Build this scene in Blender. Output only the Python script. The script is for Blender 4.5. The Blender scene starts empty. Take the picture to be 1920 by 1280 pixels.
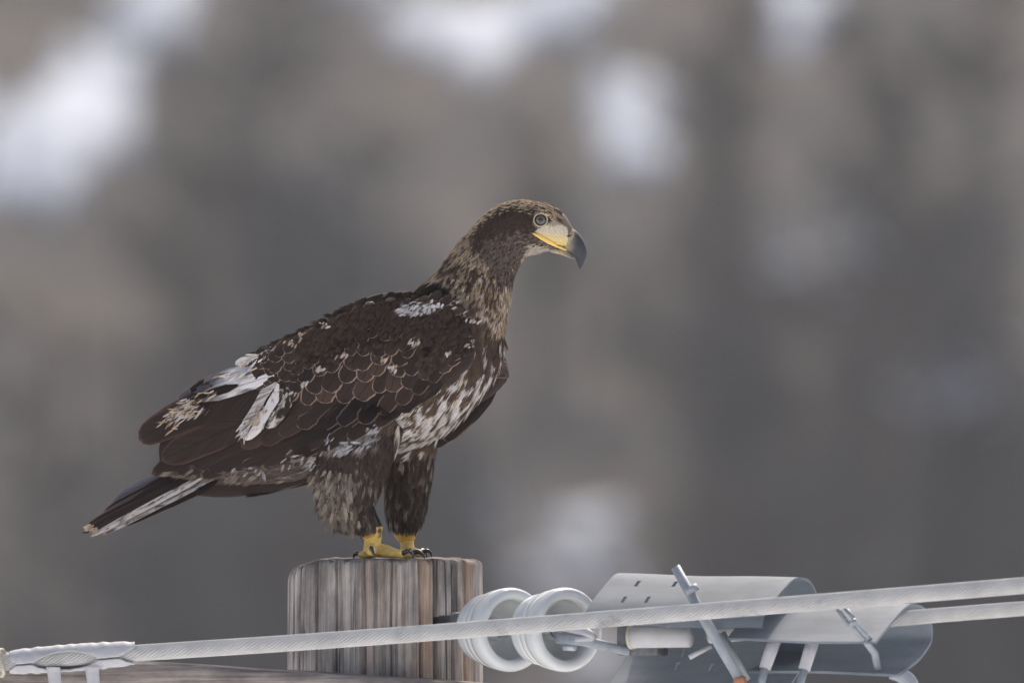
import bpy, math, random
import numpy as np
from mathutils import Vector, Matrix
from mathutils.bvhtree import BVHTree

R = math.radians
random.seed(7)
rng = np.random.default_rng(11)
sc = bpy.context.scene
C = sc.collection
S = 0.00078            # metres per measured unit (the eagle is about 0.85 m long)
CAMD = 30.0            # metres from the lens to the pole
TOPZ = 9.0             # height of the pole top

# ------------------------------------------------------------------ camera
cam_d = bpy.data.cameras.new('camera')
cam = bpy.data.objects.new('camera', cam_d)
C.objects.link(cam)
cam.location = (0, -CAMD, TOPZ + (1045 - 640) * S)
cam.rotation_euler = (R(90), 0, 0)
cam_d.sensor_width = 36
cam_d.lens = 36 * CAMD / (1920 * S)
cam_d.clip_start = 1.0
cam_d.clip_end = 6000
cam_d.dof.use_dof = True
cam_d.dof.focus_distance = CAMD - 0.10
cam_d.dof.aperture_fstop = cam_d.lens / 1000 / 0.105
sc.camera = cam

# ------------------------------------------------------------------ sky, sun, exposure
SUN_EL, SUN_AZ = 52, 12     # azimuth clockwise from +Y: the sun stands behind the bird, a little right
w = bpy.data.worlds.new('World')
sc.world = w
w.use_nodes = True
nt = w.node_tree
sky = nt.nodes.new('ShaderNodeTexSky')
sky.sky_type = 'NISHITA'
sky.sun_disc = False
sky.sun_elevation = R(SUN_EL)
sky.sun_rotation = R(SUN_AZ)
sky.air_density = 0.8
sky.dust_density = 5.5
sky.ozone_density = 0.25
bgn = nt.nodes['Background']
nt.links.new(sky.outputs[0], bgn.inputs[0])
bgn.inputs[1].default_value = 0.15
sd = bpy.data.lights.new('sun', 'SUN')
sd.energy = 2.3
sd.angle = R(1.5)
sd.color = (1.0, 0.96, 0.91)
sun = bpy.data.objects.new('sun', sd)
C.objects.link(sun)
el, az = R(SUN_EL), R(SUN_AZ)
to_sun = Vector((math.sin(az) * math.cos(el), math.cos(az) * math.cos(el), math.sin(el)))
sun.rotation_euler = to_sun.to_track_quat('Z', 'Y').to_euler()
sun.location = (0, 20, 40)
sc.view_settings.view_transform = 'Standard'
sc.view_settings.look = 'None'
sc.view_settings.gamma = 1
sc.view_settings.use_curve_mapping = False
sc.view_settings.exposure = 0.46
sc.cycles.use_denoising = True
sc.cycles.max_bounces = 6
sc.cycles.diffuse_bounces = 3
sc.cycles.transparent_max_bounces = 4


# ------------------------------------------------------------------ helpers
def tag(o, label=None, cat=None, group=None, kind=None):
    if label: o['label'] = label
    if cat: o['category'] = cat
    if group: o['group'] = group
    if kind: o['kind'] = kind
    return o


def Q2W(q):
    q = np.asarray(q, float)
    return np.stack([(q[..., 0] - 960) * S, q[..., 1] * S, TOPZ + (q[..., 2] + 1045) * S], -1)


def HW(px, py, d):
    """measured position of hardware nearer the lens, converted to metres"""
    y = d * S
    k = (CAMD + y) / CAMD
    return Vector(((px - 960) * S * k, y, cam.location.z + (640 - py) * S * k))


def mesh_obj(name, verts, faces, mat, parent=None, origin=(0, 0, 0), uv=None, col=None, smooth=True):
    v = np.asarray(verts, float) - np.asarray(origin, float)
    me = bpy.data.meshes.new(name)
    me.from_pydata([tuple(p) for p in v], [], [tuple(int(i) for i in f) for f in faces])
    if smooth:
        me.polygons.foreach_set('use_smooth', np.ones(len(me.polygons), bool))
    if uv is not None:
        l = me.uv_layers.new(name='UVMap')
        idx = np.empty(len(me.loops), int)
        me.loops.foreach_get('vertex_index', idx)
        l.data.foreach_set('uv', np.asarray(uv, float)[idx].ravel())
    if col is not None:
        a = me.color_attributes.new('col', 'FLOAT_COLOR', 'POINT')
        c4 = np.ones((len(v), 4))
        c4[:, :3] = np.asarray(col)[:, :3]
        a.data.foreach_set('color', c4.ravel())
    me.update()
    if mat: me.materials.append(mat)
    o = bpy.data.objects.new(name, me)
    C.objects.link(o)
    if parent: o.parent = parent
    else: o.location = origin
    return o


def empty(name, loc):
    o = bpy.data.objects.new(name, None)
    o.empty_display_size = 0.05
    o.location = loc
    C.objects.link(o)
    return o


def bake(o):
    """apply the modifiers of o to its mesh"""
    dg = bpy.context.evaluated_depsgraph_get()
    dg.update()
    me = bpy.data.meshes.new_from_object(o.evaluated_get(dg))
    old = o.data
    mats = list(old.materials)
    o.modifiers.clear()
    o.data = me
    nm = old.name
    bpy.data.meshes.remove(old)
    me.name = nm
    if not me.materials:
        for m in mats: me.materials.append(m)
    me.polygons.foreach_set('use_smooth', np.ones(len(me.polygons), bool))
    return o


def catmull(keys, n):
    k = np.asarray(keys, float)
    m = len(k)
    P = np.vstack([2 * k[0] - k[1], k, 2 * k[-1] - k[-2]])
    out = []
    for t in np.linspace(0, m - 1, n):
        i = min(int(t), m - 2)
        f = t - i
        a, b, c, d = P[i], P[i + 1], P[i + 2], P[i + 3]
        out.append(0.5 * ((2 * b) + (-a + c) * f + (2 * a - 5 * b + 4 * c - d) * f * f + (-a + 3 * b - 3 * c + d) * f ** 3))
    return np.array(out)


def ring_faces(n, seg, off=0, close=True):
    f = []
    for i in range(n - 1):
        for j in range(seg if close else seg - 1):
            a = off + i * seg + j
            b = off + i * seg + (j + 1) % seg
            f.append((a, b, b + seg, a + seg))
    return f


def tube(path, rad, seg=10, flat=1.0, sub=None):
    p = np.asarray([tuple(q) for q in path], float)
    r = np.broadcast_to(np.asarray(rad, float), (len(p),)).copy()
    if sub:
        kk = catmull(np.column_stack([p, r]), sub)
        p, r = kk[:, :3], np.maximum(kk[:, 3], 1e-5)
    n = len(p)
    t = np.gradient(p, axis=0)
    t /= np.linalg.norm(t, axis=1)[:, None]
    ref = np.array([0, 0, 1.0]) if abs(t[0][2]) < 0.9 else np.array([0, 1.0, 0])
    a = np.cross(t[0], ref); a /= np.linalg.norm(a)
    V = []
    for i in range(n):
        a = a - t[i] * np.dot(a, t[i]); a /= np.linalg.norm(a)
        b = np.cross(t[i], a)
        for j in range(seg):
            th = 2 * math.pi * j / seg
            V.append(p[i] + r[i] * (a * math.cos(th) + flat * b * math.sin(th)))
    F = ring_faces(n, seg)
    F.append(tuple(range(seg))[::-1])
    F.append(tuple((n - 1) * seg + j for j in range(seg)))
    return np.array(V), F


def merge(parts):
    V, F, o = [], [], 0
    for v, f in parts:
        V.append(np.asarray(v, float))
        F += [tuple(i + o for i in ff) for ff in f]
        o += len(v)
    return np.vstack(V), F


def lathe(profile, seg, base, axis):
    ax = Vector(axis).normalized()
    a = ax.orthogonal().normalized()
    b = ax.cross(a)
    base = Vector(base)
    V = []
    for s, r in profile:
        for j in range(seg):
            th = 2 * math.pi * j / seg
            V.append(tuple(base + ax * s + (a * math.cos(th) + b * math.sin(th)) * r))
    F = ring_faces(len(profile), seg)
    return np.array(V), F


def box(c, ax, ay, az, hx, hy, hz):
    c = np.array(c, float); ax, ay, az = (np.array(tuple(v), float) for v in (ax, ay, az))
    V = [c + ax * hx * i + ay * hy * j + az * hz * k for i in (-1, 1) for j in (-1, 1) for k in (-1, 1)]
    return np.array(V), [(0, 1, 3, 2), (4, 6, 7, 5), (0, 4, 5, 1), (2, 3, 7, 6), (0, 2, 6, 4), (1, 5, 7, 3)]


# ------------------------------------------------------------------ materials
def mat(name, color=(0.5, 0.5, 0.5), rough=0.6, spec=0.5, metal=0.0):
    m = bpy.data.materials.new(name)
    m.use_nodes = True
    b = m.node_tree.nodes['Principled BSDF']
    b.inputs['Base Color'].default_value = (*color, 1)
    b.inputs['Roughness'].default_value = rough
    b.inputs['Specular IOR Level'].default_value = spec
    b.inputs['Metallic'].default_value = metal
    return m, m.node_tree, b


def N(nt, t, **kw):
    n = nt.nodes.new(t)
    for k, v in kw.items():
        if k.startswith('i_'): n.inputs[k[2:]].default_value = v
        else: setattr(n, k, v)
    return n


def ramp(nt, fac, stops):
    r = nt.nodes.new('ShaderNodeValToRGB')
    e = r.color_ramp.elements
    while len(e) < len(stops): e.new(0.5)
    for q, (p, c) in zip(e, stops):
        q.position = p
        q.color = (*c, 1) if len(c) == 3 else c
    nt.links.new(fac, r.inputs[0])
    return r.outputs[0]


def noise(nt, vec, scale, detail=4, rough=0.55, dist=0.0):
    n = nt.nodes.new('ShaderNodeTexNoise')
    n.inputs['Scale'].default_value = scale
    n.inputs['Detail'].default_value = detail
    n.inputs['Roughness'].default_value = rough
    n.inputs['Distortion'].default_value = dist
    if vec is not None: nt.links.new(vec, n.inputs['Vector'])
    return n.outputs[0]


def mapping(nt, scale, out='Object', rot=(0, 0, 0)):
    tc = nt.nodes.new('ShaderNodeTexCoord')
    mp = nt.nodes.new('ShaderNodeMapping')
    mp.inputs['Scale'].default_value = scale
    mp.inputs['Rotation'].default_value = rot
    nt.links.new(tc.outputs[out], mp.inputs[0])
    return mp.outputs[0]


def mixc(nt, fac, a, b, mode='MIX'):
    m = nt.nodes.new('ShaderNodeMix')
    m.data_type = 'RGBA'
    m.blend_type = mode
    for sock, v in ((m.inputs[0], fac), (m.inputs[6], a), (m.inputs[7], b)):
        if isinstance(v, (int, float)): sock.default_value = v
        elif isinstance(v, tuple): sock.default_value = (*v, 1)
        else: nt.links.new(v, sock)
    return m.outputs[2]


def math_(nt, op, a, b=0.0, c=0.0):
    m = nt.nodes.new('ShaderNodeMath')
    m.operation = op
    for i, v in enumerate((a, b, c)):
        if isinstance(v, (int, float)): m.inputs[i].default_value = v
        else: nt.links.new(v, m.inputs[i])
    return m.outputs[0]


def bump(nt, b, h, strength=0.3, dist=0.002):
    n = nt.nodes.new('ShaderNodeBump')
    n.inputs['Strength'].default_value = strength
    n.inputs['Distance'].default_value = dist
    nt.links.new(h, n.inputs['Height'])
    nt.links.new(n.outputs[0], b.inputs['Normal'])


def translucent(m, color_out, amount):
    nt = m.node_tree
    b = nt.nodes['Principled BSDF']
    t = nt.nodes.new('ShaderNodeBsdfTranslucent')
    if isinstance(color_out, tuple): t.inputs[0].default_value = (*color_out, 1)
    else: nt.links.new(color_out, t.inputs[0])
    mx = nt.nodes.new('ShaderNodeMixShader')
    mx.inputs[0].default_value = amount
    nt.links.new(b.outputs[0], mx.inputs[1])
    nt.links.new(t.outputs[0], mx.inputs[2])
    nt.links.new(mx.outputs[0], nt.nodes['Material Output'].inputs[0])


# plumage: colours stored per blade in the mesh
M_PLUME, t_, b_ = mat('plumage', rough=0.8, spec=0.05)
a_ = N(t_, 'ShaderNodeAttribute', attribute_name='col')
nz = noise(t_, mapping(t_, (1, 1, 1)), 900, 2)
cc = mixc(t_, 0.55, a_.outputs[0], ramp(t_, nz, [(0.3, (0.5, 0.5, 0.5)), (0.7, (1.35, 1.35, 1.35))]), 'MULTIPLY')
t_.links.new(cc, b_.inputs['Base Color'])
translucent(M_PLUME, cc, 0.22)

M_SKIN, t_, b_ = mat('bird_skin', rough=0.55, spec=0.3)
a_ = N(t_, 'ShaderNodeAttribute', attribute_name='col')
nz = noise(t_, mapping(t_, (1, 1, 1)), 420, 5)
cc = mixc(t_, 0.6, a_.outputs[0], ramp(t_, nz, [(0.3, (0.6, 0.58, 0.55)), (0.7, (1.25, 1.25, 1.25))]), 'MULTIPLY')
t_.links.new(cc, b_.inputs['Base Color'])
bump(t_, b_, nz, 0.35, 0.001)


def feather_mat(name, base, edge, edge_amt, mottle=None, barb_c=0.75, fade=None, half=None):
    m, t, b = mat(name, rough=0.65, spec=0.06)
    uv = N(t, 'ShaderNodeUVMap').outputs[0]
    sep = N(t, 'ShaderNodeSeparateXYZ')
    t.links.new(uv, sep.inputs[0])
    u, v = sep.outputs[0], sep.outputs[1]
    av = math_(t, 'ABSOLUTE', math_(t, 'SUBTRACT', math_(t, 'MULTIPLY', v, 2.0), 1.0))
    oi = N(t, 'ShaderNodeObjectInfo')
    barb = math_(t, 'ADD', math_(t, 'MULTIPLY', u, 70.0), math_(t, 'MULTIPLY', av, -16.0))
    cmb = N(t, 'ShaderNodeCombineXYZ')
    t.links.new(barb, cmb.inputs[0]); t.links.new(math_(t, 'MULTIPLY', v, 2.0), cmb.inputs[1])
    t.links.new(math_(t, 'MULTIPLY', oi.outputs['Random'], 50.0), cmb.inputs[2])
    bn = noise(t, cmb.outputs[0], 0.7, 3)
    basec = mixc(t, barb_c, base, ramp(t, bn, [(0.25, (0.55, 0.55, 0.55)), (0.75, (1.5, 1.45, 1.4))]), 'MULTIPLY')
    vary = ramp(t, oi.outputs['Random'], [(0.0, (0.75, 0.74, 0.74)), (0.6, (1.0, 1.0, 1.0)), (1.0, (1.5, 1.4, 1.3))])
    basec = mixc(t, 1.0, basec, vary, 'MULTIPLY')
    if mottle:
        cm2 = N(t, 'ShaderNodeCombineXYZ')
        t.links.new(math_(t, 'MULTIPLY', u, mottle[1]), cm2.inputs[0]); t.links.new(math_(t, 'MULTIPLY', v, mottle[2]), cm2.inputs[1])
        t.links.new(math_(t, 'MULTIPLY', oi.outputs['Random'], 31.0), cm2.inputs[2])
        mn = noise(t, cm2.outputs[0], 1.0, 5, 0.6)
        mfac = ramp(t, mn, [(mottle[3], (0, 0, 0)), (mottle[3] + 0.12, (1, 1, 1))])
        basec = mixc(t, mfac, basec, mottle[0])
    if half:
        hf = ramp(t, v, [(0.50, (0, 0, 0)), (0.60, (1, 1, 1))])
        hm = ramp(t, bn, [(0.34, (1, 1, 1)), (0.62, (0.15, 0.15, 0.15))])
        basec = mixc(t, math_(t, 'MULTIPLY', hf, hm), basec, half)
    if fade:
        fj = math_(t, 'ADD', u, math_(t, 'MULTIPLY', math_(t, 'SUBTRACT', bn, 0.5), 0.5))
        basec = mixc(t, ramp(t, fj, [(fade[1], (0, 0, 0)), (fade[2], (1, 1, 1))]), basec, fade[0])
    shaft = ramp(t, av, [(0.03, (1, 1, 1)), (0.1, (0, 0, 0))])
    basec = mixc(t, math_(t, 'MULTIPLY', shaft, 0.5), basec, (0.018, 0.013, 0.011))
    tip = ramp(t, u, [(0.86, (0, 0, 0)), (1.0, (1, 1, 1))])
    e = math_(t, 'MAXIMUM', math_(t, 'MULTIPLY', av, math_(t, 'MINIMUM', math_(t, 'MULTIPLY', u, 1.6), 1.0)), tip)
    jag = noise(t, cmb.outputs[0], 1.6, 2)
    e = math_(t, 'ADD', e, math_(t, 'MULTIPLY', math_(t, 'SUBTRACT', jag, 0.5), 0.18))
    ef = ramp(t, e, [(0.80, (0, 0, 0)), (0.93, (1, 1, 1))])
    colr = mixc(t, math_(t, 'MULTIPLY', ef, edge_amt), basec, edge)
    t.links.new(colr, b.inputs['Base Color'])
    bump(t, b, bn, 0.25, 0.0006)
    translucent(m, colr, 0.10)
    return m


M_COVERT = feather_mat('covert_brown', (0.046, 0.033, 0.027), (0.37, 0.265, 0.20), 0.92)
M_FLIGHT = feather_mat('flight_dark', (0.026, 0.019, 0.017), (0.25, 0.18, 0.14), 0.65)
M_TERT = feather_mat('tertial_brown', (0.042, 0.030, 0.025), (0.17, 0.085, 0.07), 0.35)
M_MOTT = feather_mat('mottled_pale', (0.045, 0.032, 0.026), (0.3, 0.23, 0.17), 0.6, ((0.62, 0.56, 0.48), 3.0, 3.0, 0.50))
M_WHITE = feather_mat('pale_feather', (0.55, 0.55, 0.56), (0.62, 0.61, 0.60), 0.5, ((0.17, 0.155, 0.15), 3.0, 1.4, 0.56), 0.35)
M_WHALF = feather_mat('half_pale_feather', (0.58, 0.57, 0.57), (0.56, 0.53, 0.50), 0.5, ((0.20, 0.18, 0.17), 5.0, 2.0, 0.58), 0.4, None, (0.085, 0.06, 0.045))
M_WFADE = feather_mat('pale_fading_feather', (0.52, 0.53, 0.56), (0.34, 0.33, 0.33), 0.6, ((0.20, 0.195, 0.20), 2.4, 2.0, 0.50), 0.4, ((0.05, 0.045, 0.045), 0.45, 0.85))
M_GREY = feather_mat('grey_feather', (0.10, 0.10, 0.12), (0.2, 0.19, 0.19), 0.5)

M_BEAK, t_, b_ = mat('beak_horn', rough=0.38, spec=0.35)
a_ = N(t_, 'ShaderNodeAttribute', attribute_name='col')
nz = noise(t_, mapping(t_, (1, 1, 1)), 260, 4)
cc = mixc(t_, 0.5, a_.outputs[0], ramp(t_, nz, [(0.3, (0.5, 0.5, 0.5)), (0.7, (1.6, 1.55, 1.5))]), 'MULTIPLY')
t_.links.new(cc, b_.inputs['Base Color'])

M_YELLOW, t_, b_ = mat('yellow_scale', rough=0.5, spec=0.4)
mv = mapping(t_, (1, 1, 1.6))
vo = N(t_, 'ShaderNodeTexVoronoi', i_Scale=330.0)
t_.links.new(mv, vo.inputs['Vector'])
nz = noise(t_, mv, 140, 4)
t_.links.new(ramp(t_, nz, [(0.25, (0.68, 0.43, 0.09)), (0.75, (0.88, 0.64, 0.20))]), b_.inputs['Base Color'])
bump(t_, b_, vo.outputs['Distance'], 0.6, 0.002)
M_GAPE, _, _ = mat('gape_yellow', (0.80, 0.53, 0.12), 0.45)
M_TALON, _, _ = mat('talon_black', (0.018, 0.018, 0.022), 0.22, 0.6)
M_EYE, _, _ = mat('eye_dark', (0.012, 0.011, 0.012), 0.08, 0.6)
M_IRIS, t_, b_ = mat('iris_brown', rough=0.15, spec=0.6)
nz = noise(t_, mapping(t_, (1, 1, 1)), 900, 3)
t_.links.new(ramp(t_, nz, [(0.3, (0.06, 0.047, 0.034)), (0.7, (0.13, 0.105, 0.08))]), b_.inputs['Base Color'])
M_LID, _, _ = mat('eyelid_cream', (0.46, 0.39, 0.22), 0.5)


def wood_mat(name, axis, dark, mid, light, warm):
    m, t, b = mat(name, rough=0.85, spec=0.2)

    def st(across, along):
        q = [across] * 3; q[axis] = along
        return mapping(t, tuple(q))
    g = noise(t, st(230, 5), 1.0, 6, 0.75, 0.3)
    gm = noise(t, st(75, 2.5), 1.0, 5, 0.65, 0.3)
    g2 = noise(t, st(24, 1.3), 1.0, 4, 0.6, 0.3)
    blot = noise(t, st(34, 14), 1.0, 6, 0.6)
    gg = math_(t, 'ADD', math_(t, 'MULTIPLY', g, 0.45), math_(t, 'MULTIPLY', gm, 0.55))
    col = ramp(t, gg, [(0.38, dark), (0.47, mid), (0.60, light)])
    wf = ramp(t, g2, [(0.56, (0, 0, 0)), (0.68, (0.5, 0.5, 0.5))])
    col = mixc(t, wf, col, mixc(t, 0.8, warm, ramp(t, gg, [(0.36, (0.45, 0.45, 0.45)), (0.62, (1.5, 1.5, 1.5))]), 'MULTIPLY'))
    col = mixc(t, 0.75, col, ramp(t, blot, [(0.36, (0.5, 0.5, 0.52)), (0.6, (1.12, 1.12, 1.12))]), 'MULTIPLY')
    fine = noise(t, st(140, 1.6), 1.0, 4, 0.6, 0.5)
    col = mixc(t, ramp(t, fine, [(0.35, (0.85, 0.85, 0.85)), (0.41, (0, 0, 0))]), col, (0.035, 0.03, 0.027))
    if axis == 2:
        tc = N(t, 'ShaderNodeTexCoord'); sz = N(t, 'ShaderNodeSeparateXYZ')
        t.links.new(tc.outputs['Object'], sz.inputs[0])
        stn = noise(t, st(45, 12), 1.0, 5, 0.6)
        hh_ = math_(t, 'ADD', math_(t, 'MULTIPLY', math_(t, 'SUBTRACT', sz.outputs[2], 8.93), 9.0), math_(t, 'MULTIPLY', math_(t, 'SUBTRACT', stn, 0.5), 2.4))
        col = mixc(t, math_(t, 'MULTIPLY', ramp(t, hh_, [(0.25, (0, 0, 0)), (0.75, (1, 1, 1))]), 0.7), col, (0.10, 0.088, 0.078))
        at = N(t, 'ShaderNodeAttribute', attribute_name='col')
        wv_ = math_(t, 'MULTIPLY', at.outputs['Fac'], ramp(t, gm, [(0.35, (.3, .3, .3)), (0.55, (1, 1, 1))]))
        col = mixc(t, wv_, col, mixc(t, 1.0, (0.50, 0.31, 0.175), ramp(t, gg, [(0.36, (0.5, 0.5, 0.5)), (0.62, (1.25, 1.25, 1.25))]), 'MULTIPLY'))
    t.links.new(col, b.inputs['Base Color'])
    bump(t, b, gg, 0.7, 0.004)
    return m


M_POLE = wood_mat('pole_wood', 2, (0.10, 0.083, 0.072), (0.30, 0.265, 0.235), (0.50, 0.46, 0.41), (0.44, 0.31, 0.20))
M_ARM = wood_mat('arm_wood', 0, (0.10, 0.085, 0.075), (0.24, 0.205, 0.18), (0.36, 0.32, 0.285), (0.28, 0.215, 0.165))


def surf(name, c1, c2, scale, rough, metal=0.0, bstr=0.15, spec=0.5):
    m, t, b = mat(name, rough=rough, metal=metal, spec=spec)
    nz = noise(t, mapping(t, (1, 1, 1)), scale, 6, 0.6)
    t.links.new(ramp(t, nz, [(0.32, c1), (0.68, c2)]), b.inputs['Base Color'])
    bump(t, b, nz, bstr, 0.001)
    return m


M_COVER = surf('cover_plastic', (0.185, 0.217, 0.245), (0.23, 0.262, 0.292), 14, 0.5)
t_ = M_COVER.node_tree; b_ = t_.nodes['Principled BSDF']
src_ = b_.inputs['Base Color'].links[0].from_socket
st_ = noise(t_, mapping(t_, (9, 9, 70)), 1.0, 7, 0.7)
bl_ = noise(t_, mapping(t_, (1, 1, 1)), 26, 6, 0.65)
cc = mixc(t_, 0.55, src_, ramp(t_, st_, [(0.38, (0.62, 0.63, 0.64)), (0.55, (1.06, 1.06, 1.06))]), 'MULTIPLY')
cc = mixc(t_, 0.5, cc, ramp(t_, bl_, [(0.36, (0.6, 0.6, 0.58)), (0.5, (1.05, 1.05, 1.05))]), 'MULTIPLY')
t_.links.new(cc, b_.inputs['Base Color'])
translucent(M_COVER, (0.44, 0.48, 0.52), 0.42)
M_PORC = surf('glazed_porcelain', (0.50, 0.52, 0.51), (0.58, 0.60, 0.59), 20, 0.16)
M_PORC.node_tree.nodes['Principled BSDF'].inputs['Subsurface Weight'].default_value = 0.25
M_PORC.node_tree.nodes['Principled BSDF'].inputs['Subsurface Radius'].default_value = (.008, .009, .009)
M_CABLE = surf('aluminium_strand', (0.40, 0.395, 0.385), (0.49, 0.485, 0.47), 25, 0.65, 0.0, 0.05)
t_ = M_CABLE.node_tree; b_ = t_.nodes['Principled BSDF']
src_ = b_.inputs['Base Color'].links[0].from_socket
bl_ = noise(t_, mapping(t_, (1, 1, 1)), 16, 6, 0.7)
t_.links.new(mixc(t_, 0.8, src_, ramp(t_, bl_, [(0.30, (0.40, 0.41, 0.42)), (0.42, (1.0, 1.0, 1.0)), (0.7, (1.12, 1.12, 1.1))]), 'MULTIPLY'), b_.inputs['Base Color'])
M_SLEEVE = surf('pale_sleeve', (0.36, 0.36, 0.37), (0.44, 0.44, 0.45), 30, 0.6)
M_GALV = surf('galvanised_steel', (0.24, 0.26, 0.28), (0.38, 0.40, 0.43), 60, 0.5, 0.5)
M_ROD = surf('grey_rod', (0.20, 0.23, 0.25), (0.29, 0.32, 0.345), 40, 0.45)
M_DARKM = surf('dark_steel', (0.06, 0.065, 0.07), (0.14, 0.145, 0.15), 60, 0.5, 0.4)
M_COPPER = surf('orange_cap', (0.42, 0.16, 0.07), (0.58, 0.26, 0.13), 60, 0.5)
M_RINGY = surf('yellowed_seal', (0.36, 0.33, 0.25), (0.48, 0.45, 0.36), 60, 0.5)
M_SNOW = surf('snow', (0.34, 0.375, 0.43), (0.64, 0.685, 0.75), 0.7, 0.7)
M_BARK = surf('bark', (0.07, 0.058, 0.05), (0.17, 0.14, 0.12), 6, 0.9)
M_TWIG = surf('bare_twigs', (0.044, 0.040, 0.0335), (0.094, 0.083, 0.068), 0.8, 0.9)
M_TWIG2 = surf('grey_twigs', (0.058, 0.059, 0.056), (0.10, 0.10, 0.095), 0.8, 0.9)
def vary(m, stops):
    t = m.node_tree; b = t.nodes['Principled BSDF']
    lk = b.inputs['Base Color'].links[0]
    src = lk.from_socket
    oi = t.nodes.new('ShaderNodeObjectInfo')
    t.links.new(mixc(t, 1.0, src, ramp(t, oi.outputs['Random'], stops), 'MULTIPLY'), b.inputs['Base Color'])


vary(M_TWIG, [(0, (1.3, 1.0, .86)), (.3, (.9, .92, .82)), (.6, (1.2, 1.08, .86)), (1, (.72, .8, .95))])
vary(M_TWIG2, [(0, (.8, .88, 1.08)), (.5, (1.0, 1.0, .92)), (1, (.95, .95, 1.1))])
M_NEEDLE = surf('spruce_needles', (0.055, 0.062, 0.075), (0.10, 0.105, 0.11), 1.2, 0.85)

M_GROUND, t_, b_ = mat('hill_ground', rough=0.9, spec=0.2)
geo = N(t_, 'ShaderNodeNewGeometry')
sepz = N(t_, 'ShaderNodeSeparateXYZ')
t_.links.new(geo.outputs['Position'], sepz.inputs[0])
n1 = noise(t_, geo.outputs['Position'], 0.55, 6, 0.6)
n2 = noise(t_, geo.outputs['Position'], 2.2, 6, 0.65)
litter = mixc(t_, ramp(t_, n1, [(0.35, (0, 0, 0)), (0.65, (1, 1, 1))]), (0.058, 0.060, 0.062), (0.128, 0.106, 0.082))
litter = mixc(t_, 0.7, litter, ramp(t_, n2, [(0.3, (0.55, 0.55, 0.58)), (0.7, (1.3, 1.28, 1.25))]), 'MULTIPLY')
on_hill = ramp(t_, math_(t_, 'ADD', math_(t_, 'MULTIPLY', math_(t_, 'SUBTRACT', sepz.outputs[1], 200.0), 0.02), math_(t_, 'MULTIPLY', n1, 0.5)), [(0.4, (0, 0, 0)), (0.6, (1, 1, 1))])
t_.links.new(mixc(t_, on_hill, (0.76, 0.77, 0.79), litter), b_.inputs['Base Color'])


# ------------------------------------------------------------------ terrain
def H(x, y):
    hill = 0.55 * 9 * np.log1p(np.exp(np.clip((y - 280) / 9, -40, 40))) + np.maximum(y - 320, 0) * 0.0
    hill = 62 * np.tanh(hill / 62)
    bank = 7.7 / (1 + np.exp(np.clip((y + 21) / 1.9, -40, 40)))
    b = 0.22 * np.sin(x * 0.31 + y * 0.17) + 0.16 * np.sin(x * 0.83 - y * 0.41) + 0.1 * np.sin(x * 1.7 + y * 0.9)
    return hill + bank + b * np.clip((y - 60) / 100, 0, 1) + 0.02 * b


def nonuni(lo, hi, segs):
    out = []
    for a, b, n in segs: out += list(np.linspace(a, b, n, endpoint=False))
    return np.array(out + [hi])


xs = nonuni(-700, 700, [(-700, -200, 10), (-200, -30, 20), (-30, 30, 80), (30, 200, 20), (200, 700, 10)])
ys = nonuni(-400, 900, [(-400, -45, 8), (-45, -5, 24), (-5, 240, 24), (240, 345, 120), (345, 500, 20), (500, 900, 10)])
X, Y = np.meshgrid(xs, ys)
Z = H(X, Y)
nx, ny = len(xs), len(ys)
gv = np.stack([X, Y, Z], -1).reshape(-1, 3)
gf = [(j * nx + i, j * nx + i + 1, (j + 1) * nx + i + 1, (j + 1) * nx + i) for j in range(ny - 1) for i in range(nx - 1)]
tag(mesh_obj('ground', gv, gf, M_GROUND), kind='structure')


def hill_point(px, py):
    lo, hi = 200.0, 1500.0
    for _ in range(50):
        m = (lo + hi) / 2
        k = (CAMD + m) / CAMD
        z = cam.location.z + (640 - py) * S * k
        x = (px - 960) * S * k
        if H(np.array(x), np.array(m)) < z: lo = m
        else: hi = m
    k = (CAMD + lo) / CAMD
    return (px - 960) * S * k, lo, S * k


# snow lying in the gaps between the trees: (px, py, rx, ry)
SNOW = [(135, 215, 125, 125), (100, 330, 66, 60), (205, 170, 75, 70), (150, 140, 70, 50), (-10, 310, 50, 80), (60, 250, 40, 50), (275, 20, 75, 62), (330, -20, 70, 40), (800, 50, 80, 66), (900, 75, 95, 85), (985, 30, 90, 66), (1060, 30, 70, 40), (1080, -10, 80, 50),
        (1172, 215, 70, 66), (1185, 285, 62, 56), (1130, 170, 30, 30), (1490, 30, 70, 62), (1540, 0, 50, 40), (1100, 1000, 74, 46), (1060, 1080, 70, 30), (1160, 1090, 40, 30), (980, 1100, 40, 24), (890, 950, 40, 40), (-80, 190, 60, 60), (640, -90, 150, 60),
        (1790, 740, 30, 24), (1850, 770, 28, 22), (1730, 770, 26, 24), (1600, 460, 30, 26), (1640, 440, 18, 18), (890, 930, 26, 22), (930, 960, 22, 24), (1790, 1240, 90, 50), (1650, 1090, 40, 24), (1120, 1250, 90, 50), (1480, 500, 20, 20)]
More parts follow.
